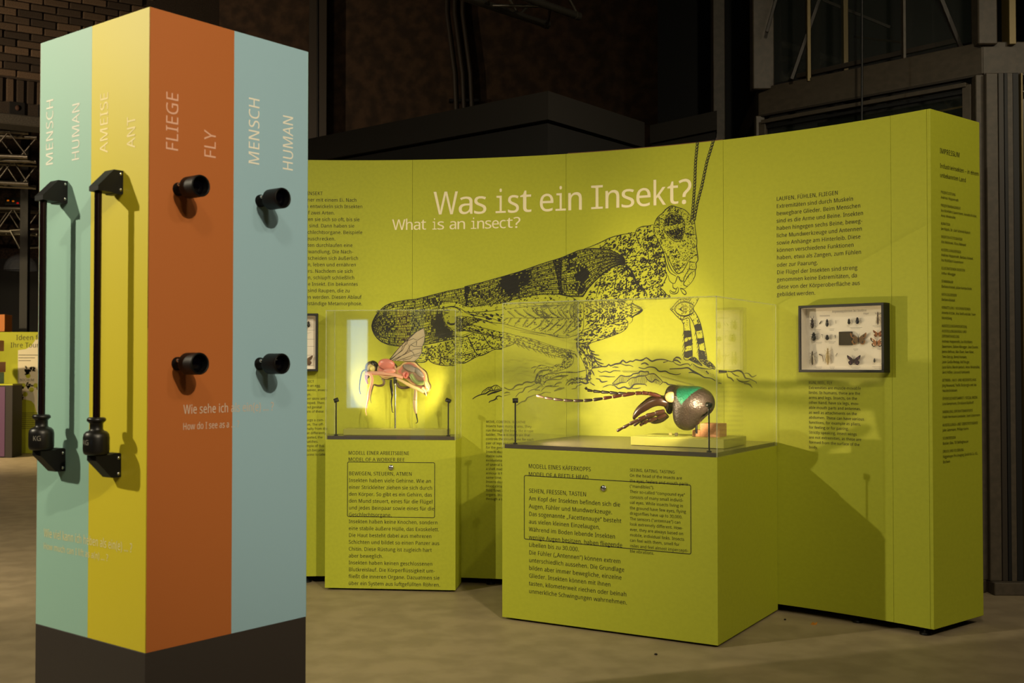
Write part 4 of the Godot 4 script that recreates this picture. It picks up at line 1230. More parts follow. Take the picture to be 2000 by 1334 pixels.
	mini_spot("small black post spotlight in front of the beetle head", fb, Vector3(1.083, 0.8815, -0.05), Vector3(1.083, 1.088, -0.05), Vector3(0.4, 1.2, -0.6), 0.85, 44.0)

# ---------------------------------------------------------------- the bee model, cut open on the near side

func spine(pts: Array, n := 3) -> Array:
	var out := []
	for i in pts.size() - 1:
		var a: Vector3 = pts[maxi(i - 1, 0)]
		var d: Vector3 = pts[mini(i + 2, pts.size() - 1)]
		for k in n:
			out.append(pts[i].cubic_interpolate(pts[i + 1], a, d, float(k) / n))
	out.append(pts[-1])
	return out

func taper(n: int, a: float, b: float, bulge := 0.0) -> Array:
	var out := []
	for i in n:
		var t := float(i) / maxi(n - 1, 1)
		out.append(lerpf(a, b, t) + bulge * sin(PI * t))
	return out

func limb(pts: Array, a: float, b: float, bulge := 0.0, sides := 10) -> SurfaceTool:
	var p := spine(pts)
	return tube(nst(), p, taper(p.size(), a, b, bulge), sides)

func painted(key: String, rough := 0.4, metal := 0.0) -> StandardMaterial3D:
	var m := mat(key, Color.WHITE, rough, metal)
	m.vertex_color_use_as_albedo = true
	return m

func bee_model() -> void:
	var t := thing("bee_model", "cutaway worker bee model with pink muscles and one veined wing", "insect model", v3(BEE_AT.x, 0, BEE_AT.y), BEE_TURN)
	# local: x along the case, y up, z towards the viewer; the cut lies at z = -0.105
	var cut := -0.105
	var shell := painted("bee_shell", 0.35)
	var ab: Array = [Vector3(0.414, 1.244, -0.13), Vector3(0.4633, 1.249, -0.13), Vector3(0.5152, 1.208, -0.13), Vector3(0.5515, 1.152, -0.13), Vector3(0.5593, 1.111, -0.13)]
	var ab_r := [0.036, 0.058, 0.055, 0.036, 0.008]
	var ab_f := func(p: Vector3) -> float:
		var d := 1.0
		for i in ab.size() - 1:
			d = smin(d, cap_dist(Vector3(p.x, p.y, (p.z - ab[0].z) * 0.9 + ab[0].z), ab[i], ab[i + 1], ab_r[i], ab_r[i + 1]), 0.012)
		return d
	var rim := Color(0.62, 0.42, 0.16)
	var paint := func(p: Vector3) -> Color:
		if p.z < cut - 0.003:
			return Color(0.1, 0.07, 0.03) if fmod(p.x * 22.0 + p.y * 8.0, 1.0) < 0.6 else Color(0.4, 0.25, 0.07)
		var d: float = ab_f.call(p)
		return rim if d > -0.009 else (Color(0.62, 0.2, 0.14) if d > -0.016 else Color(0.33, 0.2, 0.12))
	obj("abdomen", field_mesh(func(p: Vector3) -> float: return maxf(ab_f.call(p), p.z - cut), Vector3(0.36, 1.06, -0.2), Vector3(0.63, 1.34, -0.09), 0.0042, paint), shell, t)
	var th: Array = [Vector3(0.3022, 1.254, -0.13), Vector3(0.3594, 1.249, -0.13)]
	var th_f := func(p: Vector3) -> float:
		return smin(ell_dist(p, th[0].lerp(th[1], 0.5), Vector3(0.056, 0.058, 0.05)), cap_dist(p, th[0], th[1], 0.03, 0.036), 0.02)
	var paint2 := func(p: Vector3) -> Color:
		if p.z < cut - 0.003:
			return Color(0.07, 0.05, 0.03)
		return Color(0.55, 0.36, 0.16) if th_f.call(p) > -0.006 else Color(0.66, 0.25, 0.19)
	obj("thorax", field_mesh(func(p: Vector3) -> float: return maxf(th_f.call(p), p.z - cut), Vector3(0.25, 1.15, -0.2), Vector3(0.45, 1.35, -0.09), 0.0042, paint2), shell, t)
	var hd: Array = [Vector3(0.2369, 1.264, -0.13), Vector3(0.2084, 1.208, -0.13)]
	var hd_f := func(p: Vector3) -> float:
		return smin(ell_dist(p, hd[0], Vector3(0.036, 0.04, 0.04)), cap_dist(p, hd[0], hd[1], 0.028, 0.012), 0.015)
	var paint3 := func(p: Vector3) -> Color:
		if p.z < cut - 0.003:
			return Color(0.06, 0.045, 0.03)
		if p.y < hd[0].y - 0.02:
			return Color(0.62, 0.34, 0.32)
		return Color(0.1, 0.08, 0.04) if hd_f.call(p) > -0.007 else Color(0.5, 0.42, 0.18)
	obj("head", field_mesh(func(p: Vector3) -> float: return maxf(hd_f.call(p), p.z - cut), Vector3(0.16, 1.15, -0.2), Vector3(0.3, 1.33, -0.09), 0.0042, paint3), shell, t)
	var pink := mat("pink_muscle", Color(0.83, 0.5, 0.44), 0.3)
	var flesh := mat("pale_flesh", Color(0.87, 0.66, 0.55), 0.35)
	var cream := mat("cream_horn", Color(0.86, 0.76, 0.52), 0.4)
	var p := [Vector3(0.2463, 1.264, -0.1), Vector3(0.2489, 1.259, -0.1), Vector3(0.3189, 1.272, -0.1), Vector3(0.3448, 1.29, -0.1), Vector3(0.3086, 1.254, -0.1), Vector3(0.3449, 1.239, -0.1), Vector3(0.3501, 1.249, -0.1)]
	obj("brain", ellipsoid(nst(), p[1], Vector3(0.017, 0.021, 0.012)), mat("brain_yellow", Color(0.84, 0.8, 0.48), 0.3), t)
	obj("eye", ellipsoid(nst(), p[0] + Vector3(0.012, 0.026, -0.012), Vector3(0.024, 0.014, 0.022), Basis(Vector3.BACK, -0.5)), mat("dark_horn", Color(0.1, 0.09, 0.05), 0.25), t)
	obj("flight_muscle", ellipsoid(nst(), p[3] + Vector3(-0.012, -0.006, 0), Vector3(0.05, 0.033, 0.014), Basis(Vector3.BACK, -0.12)), pink, t)
	obj("lower_muscle", ellipsoid(nst(), p[6] + Vector3(-0.002, -0.004, 0.004), Vector3(0.042, 0.017, 0.014), Basis(Vector3.BACK, 0.1)), mat("light_muscle", Color(0.86, 0.57, 0.5), 0.3), t)
	obj("gullet", limb([Vector3(0.2112, 1.229, -0.095), Vector3(0.2423, 1.233, -0.095), Vector3(0.2942, 1.233, -0.095), Vector3(0.346, 1.229, -0.095), Vector3(0.3874, 1.221, -0.095), Vector3(0.4288, 1.208, -0.095)], 0.011, 0.009, 0.002), flesh, t)
	obj("tongue", limb([Vector3(0.2152, 1.223, -0.1), Vector3(0.2127, 1.198, -0.1), Vector3(0.2232, 1.17, -0.1)], 0.011, 0.004), mat("lilac_flesh", Color(0.7, 0.5, 0.58), 0.35), t)
	obj("nerve_cord", limb([Vector3(0.2836, 1.224, -0.096), Vector3(0.3152, 1.214, -0.094), Vector3(0.3566, 1.212, -0.094), Vector3(0.3872, 1.215, -0.096)], 0.003, 0.003), cream, t)
	obj("heart", ellipsoid(nst(), [Vector3(0.4466, 1.223, -0.096)][0], Vector3(0.021, 0.021, 0.012)), pink, t)
	obj("heart_chamber", ellipsoid(nst(), [Vector3(0.4496, 1.223, -0.086)][0], Vector3(0.008, 0.014, 0.006), Basis(Vector3.BACK, -0.4)), mat("red_muscle", Color(0.62, 0.22, 0.18), 0.3), t)
	obj("air_sac", ellipsoid(nst(), [Vector3(0.469, 1.262, -0.1)][0], Vector3(0.045, 0.018, 0.01), Basis(Vector3.BACK, -0.35)), mat("grey_sac", Color(0.52, 0.49, 0.44), 0.12), t)
	obj("air_sac", ellipsoid(nst(), [Vector3(0.5206, 1.239, -0.1)][0], Vector3(0.042, 0.016, 0.01), Basis(Vector3.BACK, -0.75)), mat("grey_sac"), t)
	var gut: Array = spine([Vector3(0.475, 1.224, -0.096), Vector3(0.496, 1.193, -0.094), Vector3(0.5218, 1.176, -0.094), Vector3(0.5523, 1.178, -0.096)], 9)
	var gut_r := []
	for i in gut.size():
		gut_r.append(0.0145 if i % 2 == 0 else 0.0105)
	obj("gut", tube(nst(), gut, gut_r, 12), mat("green_gut", Color(0.5, 0.56, 0.28), 0.35), t)
	obj("belly_wall", limb([Vector3(0.392, 1.203, -0.098), Vector3(0.4338, 1.183, -0.096), Vector3(0.4802, 1.158, -0.096), Vector3(0.5211, 1.14, -0.098), Vector3(0.5517, 1.122, -0.1)], 0.006, 0.009, 0.003), cream, t)
	obj("gland", ellipsoid(nst(), [Vector3(0.5626, 1.168, -0.096)][0], Vector3(0.009, 0.026, 0.01), Basis(Vector3.BACK, 0.35)), cream, t)
	obj("sting", limb([Vector3(0.5417, 1.148, -0.098), Vector3(0.5597, 1.125, -0.098), Vector3(0.5661, 1.101, -0.1)], 0.009, 0.0015), cream, t)
	# legs
	var brown := mat("leg_brown", Color(0.36, 0.29, 0.2), 0.35)
	var dark := mat("dark_horn")
	var lg := obj("leg", limb([Vector3(0.2405, 1.229, -0.08), Vector3(0.2524, 1.203, -0.078), Vector3(0.2489, 1.168, -0.078), Vector3(0.2361, 1.122, -0.078), Vector3(0.2306, 1.081, -0.08)], 0.0085, 0.0065, 0.002), flesh, t)
	obj("foot", limb([Vector3(0.2295, 1.081, -0.08), Vector3(0.2213, 1.046, -0.08), Vector3(0.2162, 1.015, -0.08), Vector3(0.2215, 0.9896, -0.08)], 0.0058, 0.0015), flesh, lg)
	lg = obj("leg", limb([Vector3(0.3029, 1.203, -0.115), Vector3(0.3149, 1.188, -0.115), Vector3(0.3108, 1.167, -0.115), Vector3(0.2859, 1.16, -0.11), Vector3(0.2584, 1.167, -0.105)], 0.007, 0.0045, 0.0015), brown, t)
	obj("foot", limb([Vector3(0.2569, 1.168, -0.105), Vector3(0.2441, 1.121, -0.1), Vector3(0.239, 1.081, -0.1), Vector3(0.2442, 1.06, -0.1)], 0.004, 0.0012), brown, lg)
	lg = obj("leg", limb([Vector3(0.3564, 1.195, -0.115), Vector3(0.3549, 1.167, -0.115), Vector3(0.3612, 1.132, -0.115), Vector3(0.3629, 1.101, -0.115)], 0.0055, 0.005, 0.003), dark, t)
	obj("foot", limb([Vector3(0.3629, 1.101, -0.115), Vector3(0.3588, 1.07, -0.115), Vector3(0.362, 1.03, -0.115), Vector3(0.3641, 1.009, -0.115), Vector3(0.3724, 1.006, -0.115)], 0.0045, 0.0014), dark, lg)
	lg = obj("leg", limb([Vector3(0.3918, 1.177, -0.125), Vector3(0.4022, 1.154, -0.125), Vector3(0.4395, 1.148, -0.12), Vector3(0.4864, 1.16, -0.118)], 0.0065, 0.0045, 0.003), brown, t)
	obj("shin", limb([Vector3(0.495, 1.16, -0.1), Vector3(0.5027, 1.137, -0.1), Vector3(0.5028, 1.107, -0.1), Vector3(0.5003, 1.079, -0.1)], 0.004, 0.0125, 0.0015), mat("leg_tan", Color(0.62, 0.52, 0.38), 0.4), lg)
	obj("pollen_basket", limb([Vector3(0.5003, 1.076, -0.1), Vector3(0.5003, 1.051, -0.1), Vector3(0.5029, 1.02, -0.1), Vector3(0.5066, 1, -0.1)], 0.0125, 0.005, 0.003), mat("leg_sand", Color(0.7, 0.6, 0.44), 0.45), lg)
	obj("foot", limb([Vector3(0.5066, 1, -0.1), Vector3(0.5118, 0.9748, -0.1), Vector3(0.5149, 0.9519, -0.1), Vector3(0.5031, 0.9443, -0.1)], 0.0045, 0.0016), dark, lg)
	# antenna in short links
	var an: Array = spine([Vector3(0.2174, 1.254, -0.09), Vector3(0.1989, 1.247, -0.085), Vector3(0.1897, 1.229, -0.08), Vector3(0.181, 1.183, -0.08), Vector3(0.1786, 1.137, -0.08), Vector3(0.1849, 1.112, -0.08)], 4)
	var an_r := []
	for i in an.size():
		an_r.append(0.0028 if i % 2 == 0 else 0.0037)
	obj("antenna", tube(nst(), an, an_r, 8), mat("blue_black", Color(0.1, 0.13, 0.22), 0.35), t)
	# the wing: a thin stiff sheet with dark veins
	var wing: Array = [Vector3(0.3474, 1.309, -0.1), Vector3(0.3813, 1.351, -0.098), Vector3(0.4178, 1.392, -0.096), Vector3(0.4591, 1.437, -0.096), Vector3(0.5003, 1.468, -0.096), Vector3(0.5363, 1.488, -0.096), Vector3(0.5518, 1.493, -0.096), Vector3(0.5596, 1.453, -0.096), Vector3(0.5545, 1.417, -0.096), Vector3(0.5417, 1.381, -0.096), Vector3(0.5391, 1.351, -0.096), Vector3(0.521, 1.32, -0.097), Vector3(0.4951, 1.3, -0.098), Vector3(0.4276, 1.303, -0.1), Vector3(0.381, 1.305, -0.1)]
	var poly := PackedVector2Array()
	for q: Vector3 in wing:
		poly.append(Vector2(q.x, q.y))
	var wg := obj("wing", slab(nst(), poly, -0.1, -0.0985), mat("wing_film", Color(0.72, 0.66, 0.53), 0.45), t)
	for a in [[Vector3(0.3478, 1.309, -0.098), Vector3(0.4174, 1.392, -0.098), Vector3(0.4999, 1.468, -0.098), Vector3(0.5514, 1.493, -0.098)], [Vector3(0.3504, 1.309, -0.098), Vector3(0.4278, 1.366, -0.098), Vector3(0.4536, 1.422, -0.098), Vector3(0.5102, 1.473, -0.098)], [Vector3(0.3555, 1.308, -0.098), Vector3(0.4201, 1.364, -0.098), Vector3(0.4278, 1.387, -0.098), Vector3(0.42, 1.397, -0.098)], [Vector3(0.4484, 1.417, -0.098), Vector3(0.4897, 1.432, -0.098), Vector3(0.5129, 1.422, -0.098), Vector3(0.5515, 1.445, -0.098)], [Vector3(0.3659, 1.307, -0.098), Vector3(0.4485, 1.346, -0.098), Vector3(0.4949, 1.371, -0.098), Vector3(0.5516, 1.376, -0.098)], [Vector3(0.3814, 1.306, -0.098), Vector3(0.4485, 1.351, -0.098), Vector3(0.4743, 1.397, -0.098), Vector3(0.5103, 1.417, -0.098)], [Vector3(0.397, 1.305, -0.098), Vector3(0.4589, 1.326, -0.098), Vector3(0.5311, 1.351, -0.098)], [Vector3(0.4434, 1.351, -0.098), Vector3(0.4692, 1.366, -0.098), Vector3(0.4639, 1.397, -0.098)], [Vector3(0.4743, 1.397, -0.098), Vector3(0.4949, 1.387, -0.098), Vector3(0.5413, 1.386, -0.098)], [Vector3(0.4692, 1.366, -0.098), Vector3(0.4898, 1.351, -0.098), Vector3(0.495, 1.331, -0.098), Vector3(0.5362, 1.336, -0.098)], [Vector3(0.4587, 1.427, -0.098), Vector3(0.4536, 1.402, -0.098), Vector3(0.4278, 1.387, -0.098)], [Vector3(0.5103, 1.417, -0.098), Vector3(0.5078, 1.392, -0.098)], [Vector3(0.428, 1.308, -0.098), Vector3(0.4693, 1.315, -0.098), Vector3(0.4899, 1.331, -0.098)]]:
		obj("vein", tube(nst(), a, taper(a.size(), 0.0016, 0.001), 5), mat("vein_brown", Color(0.12, 0.09, 0.05), 0.5), wg)
	obj("wing_edge", tube(nst(), wing + [wing[0]], [0.0015], 5), mat("vein_brown"), wg)
	var foot: Vector3 = [Vector3(0.3804, 0.9069, -0.12)][0]
	var hip: Vector3 = [Vector3(0.3798, 1.203, -0.12)][0]
	obj("support_rod", rod(Vector3(foot.x, 0.9125, foot.z), hip, 0.0052, 14), mat("chrome"), t)
	obj("clamp", lathe(nst(), [Vector2(0.0055, -0.022), Vector2(0.011, -0.02), Vector2(0.011, 0.02), Vector2(0.006, 0.024)], 14, hip + Vector3(0, -0.01, 0)), mat("grey_metal", Color(0.42, 0.42, 0.42), 0.3, 0.8), t)

# ---------------------------------------------------------------- the beetle head

func links(pts: Array, a: float, b: float, gap := 0.0025) -> Array:
	var out := []
	for i in pts.size() - 1:
		var p: Vector3 = pts[i]
		var q: Vector3 = pts[i + 1]
		var d := (q - p).normalized()
		var r := lerpf(a, b, float(i) / (pts.size() - 1))
		var l := p.distance_to(q)
		var st := nst()
		tube(st, [p + d * gap, p + d * (gap + l * 0.12), p + d * l * 0.6, q - d * l * 0.14, q - d * gap], [r * 0.62, r * 0.85, r, r * 1.12, r * 0.75], 12)
		out.append(st)
	return out

func beetle_model() -> void:
	var t := thing("beetle_head_model", "large bronze beetle head model with green patch, pale eye and long feelers", "insect model", v3(BEETLE_AT.x, 0, BEETLE_AT.y), BEETLE_TURN)
	var k: Array = [Vector3(0.9014, 1.094, -0.33), Vector3(0.8619, 1.032, -0.33), Vector3(0.8434, 1.126, -0.33), Vector3(0.7693, 1.1, -0.33), Vector3(0.7691, 1.052, -0.33), Vector3(0.9753, 1.025, -0.33), Vector3(0.9219, 1.105, -0.33), Vector3(0.7942, 1.14, -0.33), Vector3(0.8618, 0.9875, -0.33), Vector3(0.881, 1.139, -0.33)]
	var f := func(p: Vector3) -> float:
		var q := Vector3(p.x, p.y, (p.z - k[0].z) * 0.92 + k[0].z)
		var d := ell_dist(q, k[0], Vector3(0.1, 0.084, 0.09))
		d = smin(d, ell_dist(q, k[1], Vector3(0.067, 0.074, 0.07)), 0.035)
		d = smin(d, ell_dist(q, k[2], Vector3(0.062, 0.05, 0.07)), 0.02)
		var front := cap_dist(q, k[2], k[7], 0.05, 0.04)
		front = smin(front, cap_dist(q, k[7], k[3], 0.036, 0.029), 0.02)
		front = smin(front, cap_dist(q, k[3], k[4], 0.031, 0.016), 0.02)
		d = smin(d, front, 0.007)
		# open at the back
		d = maxf(d, -(cap_dist(q, k[5], k[5] + Vector3(0.02, -0.06, 0), 0.042, 0.06)))
		# hammered skin
		d += 0.0009 * sin(q.x * 260.0 + 6.0 * sin(q.y * 60.0)) * sin(q.y * 300.0 + q.x * 90.0 + q.z * 90.0)
		return d
	var tri := PackedVector2Array()
	for q: Vector3 in [[Vector3(0.8306, 1.182, -0.27)][0], [Vector3(0.8718, 1.193, -0.27)][0], [Vector3(0.9604, 1.18, -0.27)][0], [Vector3(0.9161, 1.138, -0.27)][0], [Vector3(0.8714, 1.088, -0.27)][0], [Vector3(0.851, 1.109, -0.27)][0], [Vector3(0.838, 1.14, -0.27)][0]]:
		tri.append(Vector2(q.x, q.y))
	var green := func(p: Vector3) -> Color:
		if p.z > k[0].z - 0.02 and Geometry2D.is_point_in_polygon(Vector2(p.x, p.y), tri):
			return Color(0.015, 0.14, 0.075)
		return Color(0.03, 0.0225, 0.017)
	obj("skull", field_mesh(f, Vector3(0.62, 0.9, -0.45), Vector3(1.07, 1.23, -0.2), 0.0042, green), relief(painted("bronze_shell", 0.34, 0.35), 0.09, 7.0, 0.25), t)
	obj("eye", ellipsoid(nst(), [Vector3(0.8014, 1.123, -0.272)][0], Vector3(0.029, 0.0265, 0.024), Basis.IDENTITY, 14, 20), mat("eye_cream", Color(0.8, 0.66, 0.42), 0.18), t)
	obj("eye", ellipsoid(nst(), [Vector3(0.756, 1.119, -0.38)][0], Vector3(0.029, 0.0265, 0.024), Basis.IDENTITY, 14, 20), mat("eye_cream"), t)
	var red := mat("horn_red", Color(0.3, 0.15, 0.1), 0.3, 0.1)
	var dark := mat("horn_dark", Color(0.15, 0.105, 0.085), 0.33, 0.15)
	# jaws
	for v: float in [0.0, 0.075]:
		var a: Array = [Vector3(0.7648, 1.096, -0.3), Vector3(0.739, 1.101, -0.28), Vector3(0.699, 1.092, -0.275), Vector3(0.6603, 1.07, -0.275), Vector3(0.6292, 1.048, -0.275), Vector3(0.6034, 1.022, -0.28), Vector3(0.5991, 1.008, -0.285)] if v == 0.0 else [Vector3(0.7436, 1.101, -0.35), Vector3(0.6968, 1.107, -0.36), Vector3(0.6577, 1.1, -0.36), Vector3(0.6263, 1.081, -0.36), Vector3(0.5969, 1.059, -0.355), Vector3(0.5754, 1.033, -0.35), Vector3(0.572, 1.012, -0.34)]
		var sp := spine(a, 4)
		obj("mandible", tube(nst(), sp, taper(sp.size(), 0.024, 0.005, 0.005), 14, 0.8), mat("mandible_brown", Color(0.21, 0.13, 0.09), 0.3, 0.15), t)
	# feelers, one mesh for each link
	var fa: Array = [Vector3(0.7465, 1.123, -0.285), Vector3(0.6821, 1.141, -0.27), Vector3(0.6514, 1.142, -0.265), Vector3(0.6167, 1.139, -0.26), Vector3(0.5484, 1.129, -0.255), Vector3(0.4977, 1.12, -0.245), Vector3(0.4506, 1.112, -0.235), Vector3(0.3992, 1.104, -0.225), Vector3(0.3516, 1.1, -0.215), Vector3(0.2995, 1.099, -0.205), Vector3(0.2471, 1.101, -0.195), Vector3(0.1944, 1.106, -0.185), Vector3(0.1475, 1.113, -0.175), Vector3(0.1025, 1.125, -0.165)]
	var i := 0
	var root := Node3D.new()
	root.name = "feeler"
	t.add_child(root, true)
	for st in links(fa, 0.0098, 0.0062):
		obj("link", st, red if i < 6 else dark, root)
		i += 1
	root = Node3D.new()
	root.name = "feeler"
	t.add_child(root, true)
	i = 0
	var fc: Array = [Vector3(0.7076, 1.12, -0.38), Vector3(0.6569, 1.135, -0.38), Vector3(0.6096, 1.138, -0.38), Vector3(0.5596, 1.136, -0.385), Vector3(0.5092, 1.133, -0.39), Vector3(0.4582, 1.134, -0.395), Vector3(0.4067, 1.138, -0.4), Vector3(0.3547, 1.14, -0.405), Vector3(0.3063, 1.144, -0.41), Vector3(0.2727, 1.149, -0.41), Vector3(0.261, 1.163, -0.41)]
	for st in links(fc, 0.0095, 0.0068):
		obj("link", st, red if i < 4 else dark, root)
		i += 1
	# palps
	for a in [[Vector3(0.7634, 1.054, -0.285), Vector3(0.7159, 1.041, -0.28), Vector3(0.6679, 1.026, -0.275), Vector3(0.6274, 1.007, -0.27), Vector3(0.5805, 0.9844, -0.27), Vector3(0.545, 0.9655, -0.27), Vector3(0.5112, 0.9483, -0.27)], [Vector3(0.7646, 1.036, -0.3), Vector3(0.7186, 1.017, -0.3), Vector3(0.6706, 1.002, -0.295), Vector3(0.6473, 0.9904, -0.295), Vector3(0.6258, 0.9799, -0.295)], [Vector3(0.7272, 1.047, -0.37), Vector3(0.6766, 1.031, -0.37), Vector3(0.6273, 1.012, -0.375), Vector3(0.5877, 0.9926, -0.375), Vector3(0.5558, 0.9736, -0.375)]]:
		root = Node3D.new()
		root.name = "palp"
		t.add_child(root, true)
		for st in links(a, 0.0115, 0.0062, 0.0005):
			obj("link", st, mat("palp_red", Color(0.23, 0.135, 0.1), 0.3, 0.1), root)
	obj("lower_lip", limb([Vector3(0.7519, 1.034, -0.33), Vector3(0.7249, 1.012, -0.33), Vector3(0.694, 0.9991, -0.33), Vector3(0.6707, 0.9949, -0.33)], 0.02, 0.006, 0.003, 12), dark, t)
	obj("support_rod", rod([Vector3(0.9066, 0.9747, -0.33)][0] + Vector3(0.005, 0.02, 0), [Vector3(0.9066, 0.9747, -0.33)][0] + Vector3(0.005, -0.03, 0), 0.006), mat("black_metal"), t)
	# wooden blocks, glass slip and pebbles on the board
	var fb := case_frame(BEETLE_AT, BEETLE_TURN)
	var wood := grain("beech_wood", Color(0.72, 0.5, 0.34), Color(0.78, 0.57, 0.41), 0.03, 6.0, 0.6, 3)
	for a in [[Vector3(0.957, 0.9585, -0.44), Vector3(0.102, 0.066, 0.1), "larger pale wooden block propping the beetle head"], [Vector3(0.884, 0.9415, -0.43), Vector3(0.0415, 0.032, 0.07), "smaller pale wooden block beside the larger one"]]:
		var o := obj("wooden_block", one_box(Vector3.ZERO, a[1], 0.0015), wood)
		o.transform = fb * Transform3D(Basis.IDENTITY, a[0])
		tag(o, a[2], "block")
	var o := obj("acrylic_slip", one_box(Vector3.ZERO, Vector3(0.215, 0.004, 0.08), 0.001), glass("acrylic"))
	o.transform = fb * Transform3D(Basis.IDENTITY, Vector3(0.715, 0.928, -0.33))
	tag(o, "thin clear acrylic slip on the board left of the blocks", "label holder")
	i = 0
	for a in [[Vector3(0.775, 0.938, -0.33), 0.0075], [Vector3(0.806, 0.938, -0.33), 0.0075]]:
		o = obj("small_cube", one_box(Vector3.ZERO, Vector3.ONE * a[1] * 2.0, 0.002), mat(["olive_cube", "speckled_cube"][i], [Color(0.5, 0.47, 0.2), Color(0.22, 0.2, 0.12)][i], 0.6))
		o.transform = fb * Transform3D(Basis(Vector3.UP, 0.2), a[0])
		tag(o, ["tiny olive cube on the acrylic slip under the beetle head", "tiny dark speckled cube next to the olive one"][i], "cube")
		i += 1
	var fe := case_frame(BEE_AT, BEE_TURN)
	o = obj("acrylic_slip", one_box(Vector3.ZERO, Vector3(0.15, 0.004, 0.05), 0.001), glass("acrylic"))
	o.transform = fe * Transform3D(Basis.IDENTITY, Vector3(0.22, 0.9145, -0.12))
	tag(o, "thin clear acrylic slip on the board under the bee", "label holder")

# ---------------------------------------------------------------- framed insects

func frame_box(label: String, s: float, headings: Array) -> Transform3D:
	var a := TURN0 + s / RAD
	var z := Vector3(-sin(a), 0, cos(a))
	var x := Vector3(cos(a), 0, sin(a))
	var tr := Transform3D(Basis(x, Vector3.UP, z), on_wall(s, 1.4125, 0.0085))
	var t := thing("insect_frame", label, "display frame")
	t.transform = tr
	var wd := 0.456
	var h := 0.338
	var d := 0.066
	var black := mat("frame_black", Color(0.035, 0.03, 0.028), 0.5)
	for k: float in [-1.0, 1.0]:
		obj("rail", one_box(Vector3(0, k * (h - 0.013) / 2, d / 2), Vector3(wd, 0.013, d), 0.001), black, t)
		obj("stile", one_box(Vector3(k * (wd - 0.013) / 2, 0, d / 2), Vector3(0.013, h - 0.026, d), 0.001), black, t)
	for k: float in [-1.0, 1.0]:
		obj("lining", one_box(Vector3(0, k * (h - 0.0275) / 2, 0.0355), Vector3(wd - 0.026, 0.0015, 0.047)), mat("backing_white", Color(0.93, 0.9, 0.84), 0.8), t)
		obj("lining", one_box(Vector3(k * (wd - 0.0275) / 2, 0, 0.0355), Vector3(0.0015, h - 0.029, 0.047)), mat("backing_white"), t)
	obj("backing", one_box(Vector3(0, 0, 0.006), Vector3(wd - 0.026, h - 0.026, 0.011)), mat("backing_white", Color(0.93, 0.9, 0.84), 0.8), t)
	obj("glass_pane", one_box(Vector3(0, 0, d - 0.005), Vector3(wd - 0.026, h - 0.026, 0.002)), glass("picture_glass", Color(1, 1, 1, 0.01)), t)
	var g := PackedVector2Array()
	for q in headings:
		line(g, q[0], q[1], q[2], q[3], q[4], false, "r")
	if g.size():
		print_flat("lettering", g, Transform3D(Basis.IDENTITY, Vector3(0, 0, 0.0118)), mat("grey_ink", Color(0.32, 0.29, 0.28), 0.7), t)
	return tr * Transform3D(Basis.IDENTITY, Vector3(0, 0, 0.0115))

func pinned(called: String, label: String, category: String, tr: Transform3D, x: float, y: float, z := 0.012) -> Node3D:
	var t := thing(called, label, category, Vector3.ZERO, 0.0, "pinned insects in the frames")
	t.transform = tr * Transform3D(Basis.IDENTITY, Vector3(x, y, 0))
	obj("pin", rod(Vector3(0, 0, 0.0), Vector3(0, 0, z + 0.012), 0.0006, 5), mat("chrome"), t)
	return t

func beetle(label: String, tr: Transform3D, x: float, y: float, l: float, wdt: float, c: Color, horns := 0.0) -> void:
	var t := pinned("pinned_beetle", label, "beetle", tr, x, y)
	var m := mat("beetle_%s" % c.to_html(), c, 0.25, 0.2)
	var z := 0.014
	obj("wing_cases", ellipsoid(nst(), Vector3(0, -l * 0.14, z), Vector3(wdt * 0.58, l * 0.37, 0.006), Basis.IDENTITY, 8, 12), m, t)
	obj("thorax", ellipsoid(nst(), Vector3(0, l * 0.25, z), Vector3(wdt * 0.5, l * 0.13, 0.005), Basis.IDENTITY, 8, 12), m, t)
	obj("head", ellipsoid(nst(), Vector3(0, l * 0.4, z), Vector3(wdt * 0.26, l * 0.1, 0.004), Basis.IDENTITY, 8, 12), m, t)
	var leg := mat("insect_leg", Color(0.16, 0.12, 0.09), 0.5)
	for k: float in [-1.0, 1.0]:
		for i in 3:
			var y0: float = l * (0.2 - 0.16 * i)
			var up: float = l * (0.16 - 0.2 * i)
			obj("leg", tube(nst(), [Vector3(k * wdt * 0.3, y0, z - 0.003), Vector3(k * wdt * 0.85, y0 + up * 0.5, z - 0.001), Vector3(k * wdt * 0.95, y0 + up, 0.002)], [0.0006, 0.0005, 0.0003], 5), leg, t)
		obj("feeler", tube(nst(), [Vector3(k * wdt * 0.12, l * 0.46, z), Vector3(k * (wdt * 0.3 + horns * 0.3), l * 0.52 + horns * 0.5, z), Vector3(k * (wdt * 0.25 + horns * 0.2), l * 0.56 + horns, z)], [0.0007 + horns * 0.06, 0.0006 + horns * 0.05, 0.0003], 5), leg, t)

func insect_leg(label: String, tr: Transform3D, x: float, y: float, pts: Array, r: float, c: Color) -> void:
	var t := pinned("pinned_specimen", label, "insect leg", tr, x, y, 0.004)
	var p := []
	for q in pts:
		p.append(Vector3(q[0], q[1], 0.006))
	obj("leg", tube(nst(), p, taper(p.size(), r, r * 0.4), 6), mat("leg_%s" % c.to_html(), c, 0.5), t)

